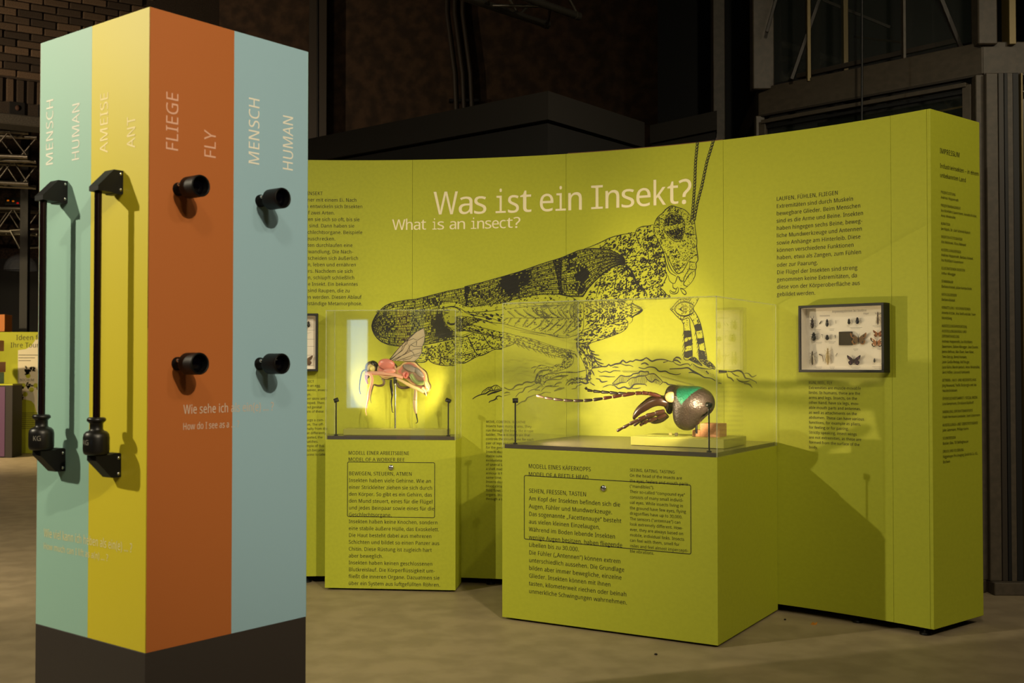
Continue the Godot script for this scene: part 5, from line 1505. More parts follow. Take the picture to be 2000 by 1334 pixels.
func butterfly(called: String, label: String, tr: Transform3D, x: float, y: float, span: float, c: Color, band: Color, spots: Color, swept := 0.0) -> void:
	var t := pinned(called, label, "butterfly", tr, x, y)
	var h := span / 2
	for k: float in [-1.0, 1.0]:
		var fore := PackedVector2Array([Vector2(k * 0.03 * h, 0.08 * h), Vector2(k * 0.35 * h, 0.34 * h), Vector2(k * 0.95 * h, (0.72 - swept) * h), Vector2(k * 1.0 * h, (0.56 - swept) * h), Vector2(k * 0.88 * h, (0.28 - swept * 0.7) * h), Vector2(k * 0.55 * h, 0.0), Vector2(k * 0.05 * h, -0.06 * h)])
		var hind := PackedVector2Array([Vector2(k * 0.04 * h, -0.02 * h), Vector2(k * 0.55 * h, 0.0), Vector2(k * 0.82 * h, -0.2 * h), Vector2(k * 0.78 * h, -0.45 * h), Vector2(k * 0.55 * h, -0.66 * h), Vector2(k * 0.28 * h, -0.6 * h), Vector2(k * 0.1 * h, -0.35 * h)])
		var n := 0
		for poly in [fore, hind]:
			var wg := obj(["forewing", "hindwing"][n], slab(nst(), poly, 0.013 - n * 0.0012, 0.0138 - n * 0.0012), mat("wing_%s" % c.to_html(), c, 0.7), t)
			var st := PackedVector2Array()
			var c0 := Vector2.ZERO
			for q in poly:
				c0 += q / poly.size()
			var e := PackedVector2Array()
			for i in range(2, 6):
				e.append(poly[i].lerp(c0, 0.12))
			ribbon(st, e, h * 0.13, h * 0.13)
			print_flat("wing_band", st, Transform3D(Basis.IDENTITY, Vector3(0, 0, 0.0141 - n * 0.0012)), mat("band_%s" % band.to_html(), band, 0.7), wg)
			st = PackedVector2Array()
			blob(st, c0.lerp(poly[4], 0.35), h * 0.11)
			blob(st, c0.lerp(poly[2], 0.3), h * 0.08)
			print_flat("wing_spot", st, Transform3D(Basis.IDENTITY, Vector3(0, 0, 0.0143 - n * 0.0012)), mat("spot_%s" % spots.to_html(), spots, 0.7), wg)
			n += 1
	obj("body", ellipsoid(nst(), Vector3(0, -0.06 * h, 0.0135), Vector3(h * 0.07, h * 0.38, h * 0.06), Basis.IDENTITY, 8, 10), mat("moth_body", Color(0.2, 0.14, 0.09), 0.8), t)
	for k: float in [-1.0, 1.0]:
		obj("feeler", tube(nst(), [Vector3(k * 0.02 * h, 0.3 * h, 0.0135), Vector3(k * 0.2 * h, 0.62 * h, 0.0135)], [0.0005, 0.0004], 5), mat("insect_leg"), t)

func long_insect(called: String, label: String, category: String, tr: Transform3D, x: float, y: float, l: float, wdt: float, c: Color, wings: Color, spread: float) -> void:
	var t := pinned(called, label, category, tr, x, y)
	var m := mat("long_%s" % c.to_html(), c, 0.5)
	obj("abdomen", ellipsoid(nst(), Vector3(0, -l * 0.16, 0.013), Vector3(wdt * 0.5, l * 0.36, 0.005), Basis.IDENTITY, 8, 10), m, t)
	obj("thorax", ellipsoid(nst(), Vector3(0, l * 0.24, 0.013), Vector3(wdt * 0.36, l * 0.14, 0.005), Basis.IDENTITY, 8, 10), m, t)
	obj("head", ellipsoid(nst(), Vector3(0, l * 0.41, 0.013), Vector3(wdt * 0.34, l * 0.07, 0.004), Basis.IDENTITY, 8, 10), m, t)
	for k: float in [-1.0, 1.0]:
		var p := PackedVector2Array([Vector2(k * wdt * 0.2, l * 0.3), Vector2(k * spread * 0.6, l * 0.2), Vector2(k * spread, -l * 0.1), Vector2(k * spread * 0.8, -l * 0.4), Vector2(k * spread * 0.3, -l * 0.3)])
		obj("wing", slab(nst(), p, 0.014, 0.0146), mat("film_%s" % wings.to_html(), wings, 0.5), t)
		for i in 3:
			obj("leg", tube(nst(), [Vector3(k * wdt * 0.3, l * (0.28 - 0.14 * i), 0.011), Vector3(k * wdt * 1.3, l * (0.34 - 0.26 * i), 0.01), Vector3(k * wdt * 1.7, l * (0.42 - 0.42 * i), 0.002)], [0.0008, 0.0006, 0.0004], 5), m, t)
		obj("feeler", tube(nst(), [Vector3(k * wdt * 0.1, l * 0.45, 0.013), Vector3(k * wdt * 0.5, l * 0.6, 0.013)], [0.0006, 0.0003], 5), m, t)

func specimen_frames() -> void:
	var tr := frame_box("black framed insect collection with beetles and butterflies beside the LAUFEN text", 2.525, [["Anpassungsformen bei Insekten", -0.07, 0.131, 0.0165, 0.185], ["Extremitäten", -0.137, 0.113, 0.011, 0.056], ["Flügel", 0.098, 0.117, 0.011, 0.028], ["Stridulation", 0.158, 0.118, 0.009, 0.045]])
	var at := func(zx: float, zy: float) -> Vector2: return Vector2((zx - 785.0) / 1390.0 * 0.456, -(zy - 680.0) / 1090.0 * 0.338)
	var frame: Node3D = get_node("insect_frame")
	# two grey rows of fine print under every specimen
	for a in [[325, 528, 115], [565, 522, 90], [955, 508, 190], [1340, 490, 220], [350, 735, 110], [565, 732, 110], [960, 852, 80], [1355, 840, 130], [335, 1140, 115], [570, 1140, 85], [955, 1140, 150], [1340, 1136, 240]]:
		var c: Vector2 = at.call(a[0], a[1])
		var g := PackedVector2Array()
		for i in 2:
			var wd: float = a[2] / 1390.0 * 0.456 * (1.0 - 0.25 * i)
			var x := c.x - wd / 2
			while x < c.x + wd / 2:
				var n := rng.randf_range(0.002, 0.006)
				ribbon(g, PackedVector2Array([Vector2(x, c.y - 0.0062 * i), Vector2(x + n, c.y - 0.0062 * i)]), 0.0016, 0.0016)
				x += n + 0.0014
		print_flat("caption_print", g, Transform3D(Basis.IDENTITY, Vector3(0, 0, 0.0118)), mat("grey_ink"), frame)
	var p: Vector2
	var k := Color(0.045, 0.045, 0.06)
	for a in [["long brown stag beetle at the top left of the framed collection", 262, 425, 0.05, 0.016, Color(0.13, 0.075, 0.04), 0.012], ["blue-black beetle right of the stag beetle in the frame", 512, 425, 0.038, 0.014, Color(0.05, 0.07, 0.1), 0.0], ["dark beetle, left one of the middle pair in the top row", 872, 412, 0.028, 0.0125, k, 0.0], ["blue-black beetle, right one of the middle pair in the top row", 1007, 402, 0.033, 0.016, Color(0.05, 0.06, 0.13), 0.0], ["large black diving beetle at the left of the middle row", 285, 642, 0.043, 0.022, Color(0.035, 0.045, 0.05), 0.0], ["small round black beetle in the middle row", 512, 660, 0.026, 0.018, Color(0.05, 0.045, 0.03), 0.0]]:
		p = at.call(a[1], a[2])
		beetle(a[0], tr, p.x, p.y, a[3], a[4], a[5], a[6])
	for a in [["short dark leg beside the stag beetle", 390, 408, [[-0.006, -0.008], [0.001, 0.001], [0.005, 0.008]], 0.0032, Color(0.12, 0.08, 0.05)], ["thin hooked leg beside the blue-black beetle", 640, 405, [[0.002, -0.01], [0.002, 0.006], [-0.005, 0.005]], 0.001, Color(0.2, 0.15, 0.1)], ["bent dark leg beside the diving beetle", 415, 635, [[-0.004, 0.008], [0.004, 0.006], [0.002, -0.01]], 0.0018, Color(0.1, 0.08, 0.05)], ["tiny black leg beside the round beetle", 628, 648, [[0.0, 0.008], [0.003, 0.0], [0.0, -0.009]], 0.0022, Color(0.06, 0.05, 0.04)], ["long bent brown leg beside the grey cricket", 400, 970, [[-0.013, 0.012], [0.006, 0.004], [0.009, -0.014], [0.011, -0.024]], 0.0026, Color(0.35, 0.27, 0.18)], ["curled leg beside the pale mantis", 652, 945, [[0.004, 0.009], [0.001, 0.003], [-0.004, -0.004], [0.0, -0.008]], 0.0014, Color(0.28, 0.24, 0.2)], ["curled leg at the right edge of the bottom row", 1450, 998, [[0.004, 0.008], [-0.002, 0.002], [-0.004, -0.003], [0.003, -0.008]], 0.0014, Color(0.2, 0.18, 0.16)]]:
		p = at.call(a[1], a[2])
		insect_leg(a[0], tr, p.x, p.y, a[3], a[4], a[5])
	p = at.call(805, 680)
	var t := thing("bark_piece", "square grey-brown piece of bark next to the moth in the frame", "bark", Vector3.ZERO)
	t.transform = tr * Transform3D(Basis.IDENTITY, Vector3(p.x, p.y, 0))
	obj("bark", one_box(Vector3(0, 0, 0.0065), Vector3(0.07, 0.067, 0.0125), 0.002), grain("bark_brown", Color(0.16, 0.13, 0.08), Color(0.34, 0.29, 0.2), 0.06, 14.0, 0.9, 4, 0.3), t)
	p = at.call(1020, 690)
	butterfly("pinned_moth", "brown moth with orange eyespot hindwings beside the bark piece", tr, p.x, p.y, 0.086, Color(0.4, 0.29, 0.15), Color(0.55, 0.36, 0.14), Color(0.06, 0.04, 0.03))
	p = at.call(1330, 612)
	butterfly("pinned_butterfly", "small plain orange butterfly at the right of the frame", tr, p.x, p.y, 0.05, Color(0.6, 0.36, 0.18), Color(0.4, 0.22, 0.1), Color(0.3, 0.14, 0.06))
	p = at.call(1312, 750)
	butterfly("pinned_butterfly", "orange butterfly with black wing tips under the plain orange one", tr, p.x, p.y, 0.066, Color(0.64, 0.42, 0.25), Color(0.05, 0.045, 0.04), Color(0.85, 0.8, 0.7))
	p = at.call(945, 1030)
	butterfly("pinned_butterfly", "dark purple butterfly in the middle of the bottom row", tr, p.x, p.y, 0.072, Color(0.17, 0.07, 0.15), Color(0.1, 0.04, 0.09), Color(0.4, 0.25, 0.32))
	p = at.call(1330, 375)
	long_insect("pinned_stick_insect", "slender brown insect with pale wing at the top right", "insect", tr, p.x, p.y, 0.062, 0.008, Color(0.27, 0.19, 0.12), Color(0.66, 0.6, 0.5), 0.008)
	p = at.call(258, 990)
	long_insect("pinned_cricket", "grey-brown cricket with folded wings at the bottom left", "cricket", tr, p.x, p.y, 0.07, 0.0125, Color(0.26, 0.22, 0.15), Color(0.74, 0.7, 0.6), 0.012)
	p = at.call(518, 965)
	long_insect("pinned_mantis", "pale straw-coloured mantis in the bottom row", "mantis", tr, p.x, p.y, 0.084, 0.013, Color(0.66, 0.57, 0.38), Color(0.75, 0.68, 0.5), 0.012)
	p = at.call(1275, 1035)
	long_insect("pinned_fly", "small dark fly right of the purple butterfly", "fly", tr, p.x, p.y, 0.02, 0.006, Color(0.12, 0.11, 0.1), Color(0.5, 0.48, 0.45), 0.006)
	# the other frame, mostly behind the column
	tr = frame_box("black framed insect collection half hidden behind the striped column", -0.783, [])
	frame = get_node("insect_frame_001")
	for y: float in [0.073, 0.02, -0.022, -0.075, -0.135]:
		var g := PackedVector2Array()
		ribbon(g, PackedVector2Array([Vector2(0.12, y), Vector2(0.205, y)]), 0.0012, 0.0012)
		print_flat("caption_print", g, Transform3D(Basis.IDENTITY, Vector3(0, 0, 0.0118)), mat("grey_ink"), frame)
	beetle("black beetle in the frame behind the striped column", tr, 0.172, 0.107, 0.036, 0.016, k, 0.0)
	butterfly("pinned_butterfly", "brown butterfly in the frame behind the striped column", tr, 0.155, -0.105, 0.085, Color(0.4, 0.27, 0.15), Color(0.3, 0.19, 0.1), Color(0.25, 0.16, 0.08))
	insect_leg("thin bent leg in the frame behind the striped column", tr, 0.16, 0.045, [[-0.02, -0.012], [0.0, 0.008], [0.028, 0.014]], 0.001, Color(0.25, 0.22, 0.2))

# ---------------------------------------------------------------- steel and glass cabin behind the wall

func bar_part(called: String, parent: Node, a: Vector3, b: Vector3, wd: float, dp: float, m: Material, side := Vector3.UP) -> void:
	obj(called, beam(nst(), a, b, wd, dp, side), m, parent)

func background_right() -> void:
	var steel := grain("grey_steel", Color(0.27, 0.24, 0.195), Color(0.31, 0.275, 0.225), 0.03, 1.2, 0.5, 4)
	var dark := mat("dark_paint", Color(0.19, 0.165, 0.135), 0.5)
	var black := mat("black_paint", Color(0.022, 0.022, 0.026), 0.55)
	var brass := mat("ochre_steel", Color(0.42, 0.36, 0.2), 0.4, 0.3)
	var pane := glass("cabin_glass", Color(0.3, 0.34, 0.3, 0.08))
	var t := thing("glazed_cabin", "dark steel cabin with glass fronts and an upper machine frame behind the wall", "cabin")
	var a := Vector2(1.64, 7.46)
	var b := Vector2(2.68, 6.38)
	var c := Vector2(4.6, 6.36)
	var e := Vector2(1.79, 8.93)
	var p := func(q: Vector2, y: float) -> Vector3: return v3(q.x, y, q.y)
	# fascia beams, one for each side
	for s in [[a, b], [b, c], [e, a]]:
		var n: Vector3 = (p.call(s[1], 0) - p.call(s[0], 0)).normalized().cross(Vector3.UP)
		bar_part("fascia_beam", t, p.call(s[0], 3.03) - n * 0.04, p.call(s[1], 3.03) - n * 0.04, 0.08, 0.185, steel)
		bar_part("fascia_lip", t, p.call(s[0], 2.93) + n * 0.005, p.call(s[1], 2.93) + n * 0.005, 0.03, 0.012, dark)
		bar_part("plinth_ledge", t, p.call(s[0], 0.035), p.call(s[1], 0.035), 0.2, 0.07, steel)
	# lower front: posts, frames and panes
	for f in [0.005, 0.985]:
		var q := a.lerp(b, f)
		bar_part("corner_post", t, p.call(q, 0.07), p.call(q, 2.93), 0.06, 0.06, steel)
	var n1: Vector3 = (p.call(b, 0) - p.call(a, 0)).normalized()
	var o1 := n1.cross(Vector3.UP)
	for f in [[0.03, 0.945]]:
		var q0 := a.lerp(b, f[0])
		var q1 := a.lerp(b, f[1])
		for y: float in [0.2, 2.885]:
			bar_part("window_frame", t, p.call(q0, y) + o1 * 0.015, p.call(q1, y) + o1 * 0.015, 0.05, 0.025, steel)
			bar_part("window_bead", t, p.call(q0, y - signf(y - 1) * 0.035), p.call(q1, y - signf(y - 1) * 0.035), 0.03, 0.02, black)
		for q: Vector2 in [q0, q1]:
			bar_part("window_frame", t, p.call(q, 0.2) + o1 * 0.015, p.call(q, 2.885) + o1 * 0.015, 0.03, 0.05, steel, n1)
		obj("glass_pane", beam(nst(), p.call(q0, 1.54) - o1 * 0.02, p.call(q1, 1.54) - o1 * 0.02, 0.008, 2.66), pane, t)
	# right front beside the corner: uprights, black bars standing in for dark gaps, and a second glazed leaf
	for q in [[2.711, 0.066, steel], [2.762, 0.03, dark], [2.79, 0.02, black], [2.812, 0.032, steel], [2.845, 0.035, black], [2.88, 0.01, brass]]:
		bar_part("upright", t, v3(q[0], 0.07, 6.36), v3(q[0], 2.93, 6.36), q[1], 0.06, q[2], Vector3.BACK)
	obj("door_leaf", one_box(v3(3.4, 1.5, 6.42), Vector3(1.02, 2.7, 0.01)), mat("smoked_sheet", Color(0.2, 0.18, 0.14), 0.25), t)
	bar_part("window_frame", t, v3(2.89, 2.85, 6.34), v3(4.5, 2.85, 6.34), 0.04, 0.03, steel)
	# black board added behind the glass to keep the cabin dark
	obj("added_dark_board", beam(nst(), p.call(a, 1.5) - o1 * 0.75, p.call(b, 1.5) - o1 * 0.75, 0.03, 3.0), black, t)
	obj("reflection_bar", beam(nst(), p.call(a.lerp(b, 0.15), 2.80) - o1 * 0.25, p.call(a.lerp(b, 0.93), 2.83) - o1 * 0.25, 0.012, 0.012), brass, t)  # thin ochre bar in place of a reflected lamp tube
	# upper machine frame
	var posts := [[1.66, 7.44, 0.14, steel, 3.1], [1.47, 8.0, 0.085, steel, 2.7], [2.70, 6.4, 0.11, steel, 3.1], [2.84, 6.4, 0.04, brass, 3.1]]
	for q in posts:
		bar_part("frame_post", t, v3(q[0], q[4], q[1]), v3(q[0], 5.6, q[1]), q[2], 0.1, q[3], Vector3.BACK)
	var r := func(px: float, dist: float) -> float: return (px - 1000.0) / 2200.0 * dist
	bar_part("thin_post", t, v3(1.905, 3.1, 7.2), v3(1.905, 5.6, 7.2), 0.022, 0.04, brass, Vector3.BACK)
	bar_part("thin_post", t, v3(2.125, 3.1, 7.15), v3(2.125, 5.6, 7.15), 0.03, 0.05, brass, Vector3.BACK)
	bar_part("thin_post", t, v3(2.36, 3.1, 6.75), v3(2.36, 5.6, 6.75), 0.016, 0.04, steel, Vector3.BACK)
	bar_part("diagonal_brace", t, v3(1.8, 3.12, 7.22), v3(2.02, 3.75, 7.22), 0.022, 0.022, dark)
	bar_part("diagonal_brace", t, v3(2.63, 3.12, 6.55), v3(2.46, 3.55, 6.55), 0.024, 0.024, dark)
	bar_part("diagonal_brace", t, v3(1.66, 3.45, 7.3), v3(1.76, 3.8, 7.3), 0.018, 0.018, dark)
	bar_part("handrail", t, v3(2.03, 3.66, 7.3), v3(2.4, 3.42, 7.1), 0.018, 0.018, dark)
	bar_part("handrail", t, v3(2.17, 3.36, 7.1), v3(2.36, 3.24, 6.8), 0.012, 0.012, dark)
	bar_part("deck_edge", t, v3(1.86, 3.16, 7.3), v3(2.62, 3.18, 6.55), 0.03, 0.03, dark)
	obj("motor_housing", lathe(nst(), [Vector2(0.0, 0.0), Vector2(0.1, 0.0), Vector2(0.1, 0.16), Vector2(0.06, 0.2), Vector2(0.0, 0.2)], 16, v3(2.42, 3.14, 7.9)), mat("rust_red", Color(0.2, 0.1, 0.06), 0.7), t)
	obj("upper_glass", beam(nst(), p.call(a, 4.2) - o1 * 0.06, p.call(b, 4.2) - o1 * 0.06, 0.008, 2.1), pane, t)
	obj("added_upper_board", beam(nst(), v3(1.2, 4.4, 9.2), v3(3.6, 4.4, 8.0), 0.03, 2.8), black, t)  # black board added to keep the upper cabin dark
	var led := obj("red_light", one_box(v3(2.595, 2.06, 6.33), Vector3(0.014, 0.03, 0.006)), glow("red_led", Color(1.0, 0.03, 0.06), 0.35))
	tag(led, "tiny red indicator light on the cabin post beside the credits", "indicator light")
	# hanging cable in front
	var cb := obj("hanging_cable", tube(nst(), [v3(2.02, 2.2, 6.5), v3(2.03, 2.9, 6.5), v3(2.035, 3.6, 6.5), v3(2.04, 6.9, 6.5)], [0.0065], 6), black)
	tag(cb, "thin black cable hanging behind the lime wall", "cable")
	# dark booths in the middle
	var felt := mat("dark_felt", Color(0.17, 0.155, 0.135), 0.9)
	var felt2 := mat("dark_felt_low", Color(0.125, 0.118, 0.112), 0.9)
	t = thing("dark_booth", "large dark projection booth with a pale fascia corner behind the wall", "booth")
	var poly := PackedVector2Array([Vector2(0.224, 7.05), Vector2(-1.75, 8.72), Vector2(-0.9, 9.9), Vector2(0.93, 7.95)])
	obj("body", prism(nst(), poly, 0.0, 2.8), felt2, t)
	poly = PackedVector2Array([Vector2(0.226, 7.03), Vector2(-1.76, 8.71), Vector2(-0.9, 9.91), Vector2(0.94, 7.95)])
	obj("fascia", prism(nst(), poly, 2.82, 3.0), felt, t)
	t = thing("dark_booth", "lower dark booth between the pale corner and the glazed cabin", "booth")
	poly = PackedVector2Array([Vector2(1.0, 8.05), Vector2(1.38, 7.6), Vector2(1.42, 7.85), Vector2(1.2, 8.25)])
	obj("body", prism(nst(), poly, 0.0, 2.86), felt2, t)
	obj("fascia", prism(nst(), PackedVector2Array([Vector2(0.99, 8.05), Vector2(1.385, 7.58), Vector2(1.43, 7.85), Vector2(1.2, 8.26)]), 2.87, 3.0), felt, t)
	# back wall of brown plaster, with pipes
	var brown := grain("brown_plaster", Color(0.17, 0.125, 0.085), Color(0.27, 0.2, 0.14), 0.02, 0.5, 0.9, 5)
	struct("wall_back", one_box(v3(1.2, 3.5, 13.0), Vector3(11.2, 7, 0.2)), brown)
	t = thing("pipe_bundle", "bundle of three dark pipes running up the back wall", "pipes")
	for i in 3:
		var x := -0.62 + 0.09 * i
		obj("pipe", tube(nst(), [v3(x, 0.0, 12.8), v3(x, 3.9, 12.8), v3(x - 0.03, 4.6, 12.8), v3(x - 0.12, 5.3, 12.8), v3(x - 0.12, 7.0, 12.8)], [0.032], 10), dark, t)
	for y: float in [3.2, 4.3]:
		obj("pipe_clip", one_box(v3(-0.55, y, 12.83), Vector3(0.34, 0.03, 0.1)), mat("dark_steel"), t)
	t = thing("steel_column", "narrow dark steel column left of the pipes on the back wall", "column")
	bar_part("flange", t, v3(-2.2, 0, 12.7), v3(-2.2, 7, 12.7), 0.2, 0.02, dark, Vector3.BACK)
	bar_part("web", t, v3(-2.2, 0, 12.78), v3(-2.2, 7, 12.78), 0.02, 0.14, dark, Vector3.BACK)
	var wire := obj("hanging_cable", tube(nst(), [v3(-1.88, 0.0, 10.9), v3(-1.885, 3.0, 10.9), v3(-1.9, 7.0, 10.9)], [0.012], 6), black)
	tag(wire, "thick black cable hanging beside the column top", "cable")

# ---------------------------------------------------------------- left of the column

func truss(called: String, label: String, p0: Vector3, p1: Vector3, size: float, r: float, bays: int, each := true) -> void:
	var t := thing(called, label, "truss")
	var d := (p1 - p0).normalized()
	var x := d.cross(Vector3.UP).normalized()
	var y := x.cross(d)
	var alu := mat("truss_aluminium", Color(0.5, 0.48, 0.44), 0.4, 0.8)
	var o := [x * -0.5 + y * -0.5, x * 0.5 + y * -0.5, x * 0.5 + y * 0.5, x * -0.5 + y * 0.5]
	for q: Vector3 in o:
		obj("chord", rod(p0 + q * size, p1 + q * size, r, 12), alu, t)
		obj("end_sleeve", rod(p1 + q * size - d * 0.04, p1 + q * size + d * 0.004, r * 1.12, 12), alu, t)
	var l := p0.distance_to(p1) / bays
	for i in bays:
		for k in 4:
			var u: Vector3 = o[k] * size
			var v: Vector3 = o[(k + 1) % 4] * size
			var s := p0 + d * l * i
			obj("lacing_bar", rod(s + (u if i % 2 == 0 else v), s + d * l + (v if i % 2 == 0 else u), r * 0.42, 6), alu, t)

func background_left() -> void:
	# an old brick wall over an opening
	var turn := 0.56
	var base := Transform3D(Basis(Vector3.UP, turn), v3(-5.15, 0, 11.75))
	var w := Node3D.new()
	w.name = "wall_brick"
	add_child(w)
	w.transform = base
	w.set_meta("kind", "structure")
	w.set_meta("label", "weathered brown brick wall over a dark opening")
	var mortar := grain("mortar", Color(0.15, 0.125, 0.1), Color(0.24, 0.2, 0.16), 0.05, 3.0, 0.95, 4)
	obj("mortar_bed", one_box(Vector3(0.2, 5.35, -0.15), Vector3(4.4, 3.0, 0.24)), mortar, w)
	var tones := []
	for i in 5:
		var k := 0.75 + 0.13 * i
		tones.append(grain("old_brick_%d" % i, Color(0.2, 0.16, 0.12) * k, Color(0.36, 0.295, 0.23) * k, 0.05, 5.0, 0.9, 4, 0.25))
	rng.seed = 5
	var meshes := []
	for i in 4:
		var st := one_box(Vector3.ZERO, Vector3(0.244 + rng.randf_range(-0.014, 0.008), 0.071 + rng.randf_range(-0.005, 0.004), 0.06), 0.009)
		st.generate_normals()
		meshes.append(st.commit())
	var brick := func(x: float, y: float, upright: bool, z: float) -> void:
		var b := put("brick", meshes[rng.randi() % 4], tones[rng.randi() % 5], w)
		b.position = Vector3(x, y, z + rng.randf_range(-0.007, 0.007))
		b.rotation.z = (PI / 2 if upright else 0.0) + rng.randf_range(-0.022, 0.022)
	var y := 4.33
	var row := 0
	while y < 5.45:
		var x := -1.2 + (0.13 if row % 2 else 0.0)
		while x < 1.3:
			brick.call(x, y, false, -0.03)
			x += 0.258
		y += 0.081
		row += 1
	for i in 26:
		brick.call(-1.2 + 0.1 * i, 4.15, true, -0.03)
	for i in 7:
		if i % 2 == 0:
			brick.call(-1.1 + 0.36 * i, 3.97, false, -0.035)
	var near_black := mat("near_black", Color(0.05, 0.042, 0.036), 0.95)  # near-black squares in a row below the upright bricks
	for i in 9:
		obj("beam_end", one_box(Vector3(-1.15 + 0.28 * i, 3.955, -0.028), Vector3(0.15, 0.16, 0.05), 0.004), near_black, w)
		obj("anchor_bolt", ellipsoid(nst(), Vector3(-1.15 + 0.28 * i, 3.97, 0.004), Vector3(0.025, 0.03, 0.02), Basis.IDENTITY, 6, 10), mat("rust", Color(0.24, 0.15, 0.1), 0.8), w)
	obj("stone_lintel", one_box(Vector3(0.2, 3.835, -0.1), Vector3(4.4, 0.11, 0.34), 0.012), grain("grey_stone", Color(0.2, 0.19, 0.165), Color(0.32, 0.3, 0.265), 0.05, 3.0, 0.9, 4, 0.2), w)
	# dark pillar beside the column
	var t := thing("dark_pillar", "slim dark steel pillar between the far trusses and the striped column", "pillar")
	bar_part("flange", t, v3(-7.4, 0, 17.05), v3(-7.4, 6.9, 17.05), 0.12, 0.03, mat("pillar_dark", Color(0.1, 0.09, 0.07), 0.6), Vector3.BACK)
	bar_part("web", t, v3(-7.4, 0, 17.15), v3(-7.4, 6.9, 17.15), 0.03, 0.16, mat("pillar_dark"), Vector3.BACK)
	# trusses in the room behind
	truss("lighting_truss", "upper aluminium truss in the dark room beyond the brick wall", v3(-9.2, 4.05, 13.6), v3(-5.92, 3.97, 13.85), 0.3, 0.026, 14)
	truss("lighting_truss", "middle aluminium truss below the upper one beyond the brick wall", v3(-9.2, 3.9, 14.6), v3(-6.34, 3.8, 14.85), 0.3, 0.026, 14)
	truss("lighting_truss", "lowest aluminium truss above the black screen beyond the brick wall", v3(-10.4, 3.6, 17.6), v3(-7.5, 3.52, 17.6), 0.36, 0.03, 12)
	t = thing("cable_ladder", "open aluminium bracket hanging at the end of the lowest truss", "bracket")
	for q in [[v3(-7.75, 3.36, 17.36), v3(-7.6, 3.08, 17.36)], [v3(-7.75, 3.36, 17.36), v3(-7.3, 3.38, 17.36)], [v3(-7.6, 3.08, 17.36), v3(-7.2, 3.10, 17.36)], [v3(-7.58, 3.36, 17.36), v3(-7.5, 3.10, 17.36)]]:
		obj("bar", rod(q[0], q[1], 0.018, 8), mat("truss_aluminium"), t)
	var dim := thing("control_box", "small black control box with coloured lights on the lowest far truss", "control box", v3(-7.68, 3.765, 17.6))
	obj("case", one_box(Vector3(0, 0.06, 0), Vector3(0.4, 0.12, 0.3), 0.004), mat("black_metal"), dim)
	for q in [[-0.15, 0.07, 0, "first amber"], [-0.07, 0.06, 0, "second amber"], [0.0, 0.03, 1, "red"], [0.06, 0.07, 2, "green"], [0.12, 0.06, 0, "last amber"]]:
		obj("indicator_light", ellipsoid(nst(), Vector3(q[0], q[1], 0.15), Vector3(0.02, 0.012, 0.012), Basis.IDENTITY, 6, 8), glow(["amber_led", "red_led", "green_led"][q[2]], [Color(1.0, 0.5, 0.05), Color(1.0, 0.03, 0.06), Color(0.4, 0.7, 0.1)][q[2]], 0.4), dim)
	# brick of the far wall and the black screen
	struct("wall_beyond", one_box(v3(-9.0, 3.5, 20.0), Vector3(10, 7, 0.2)), grain("far_brick", Color(0.12, 0.085, 0.06), Color(0.25, 0.185, 0.13), 0.05, 0.8, 0.9, 5))
	t = thing("black_screen", "tall black screen with a pale edge post behind the tour board", "screen")
	obj("cloth", one_box(v3(-8.0, 1.5, 18.2), Vector3(1.15, 3.0, 0.05)), mat("screen_black", Color(0.03, 0.03, 0.04), 0.85), t)
	obj("edge_post", one_box(v3(-8.66, 1.5, 18.15), Vector3(0.13, 3.0, 0.08), 0.004), mat("edge_beige", Color(0.45, 0.4, 0.32), 0.7), t)
	# clear sound dome
	t = thing("sound_dome", "clear acrylic sound dome hanging in front of the black screen", "dome")
	var dome := []
	for k in 10:
		var a := PI / 2 * k / 9.0
		dome.append(Vector2(cos(a) * 0.25, sin(a) * 0.25))
	t.position = v3(-7.8, 2.79, 17.85)
	obj("shell", lathe(nst(), dome, 28), glass("dome_glass", Color(0.85, 0.9, 1.0, 0.06)), t)
	obj("rim", tube(nst(), ring_pts(0.25), [0.005], 6), glass("dome_glass"), t)
	obj("cord", rod(Vector3(0, 0.25, 0), Vector3(0, 0.62, 0), 0.004, 5), mat("black_metal"), t)
	# lime board with the tour map
	t = thing("tour_board", "lime green standing board with a white map and yellow dots", "board", v3(-7.05, 0, 16.4))
	obj("panel", one_box(Vector3(0, 0.88, 0), Vector3(1.1, 1.76, 0.05), 0.003), mat("board_lime", Color(0.66, 0.67, 0.1), 0.6), t)
	var face := Transform3D(Basis.IDENTITY, Vector3(-7.05 * -1.0, 0, 0.0262))
	var f := func(px: float, py: float) -> Vector2: return Vector2((px - 1000.0) / 2200.0 * 16.37 + 7.05, 1.28 - (py - 713.0) / 2200.0 * 16.37)
	var poly := PackedVector2Array()
	for q in [[35, 684], [50, 682], [60, 676], [66, 668], [69, 663], [95, 662], [120, 690], [118, 800], [90, 812], [72, 805], [68, 790], [62, 783], [50, 780], [35, 778]]:
		poly.append(f.call(q[0], q[1]))
	obj("map", slab(nst(), poly, 0.0252, 0.0262), mat("map_white", Color(0.82, 0.78, 0.66), 0.7), t)
	var up := Transform3D(Basis.IDENTITY, Vector3(0, 0, 0.027))
	var g := PackedVector2Array()
	for q in [[55, 734], [46, 753], [62, 761], [50, 770], [38, 764], [70, 753], [85, 745], [80, 775]]:
		var c: Vector2 = f.call(q[0], q[1])
		for k in 12:
			g.append_array([c, c + Vector2.from_angle(TAU * k / 12) * 0.036, c + Vector2.from_angle(TAU * (k + 1) / 12) * 0.036])
	print_flat("map_dots", g, up, mat("board_lime"), t)
	g = PackedVector2Array()
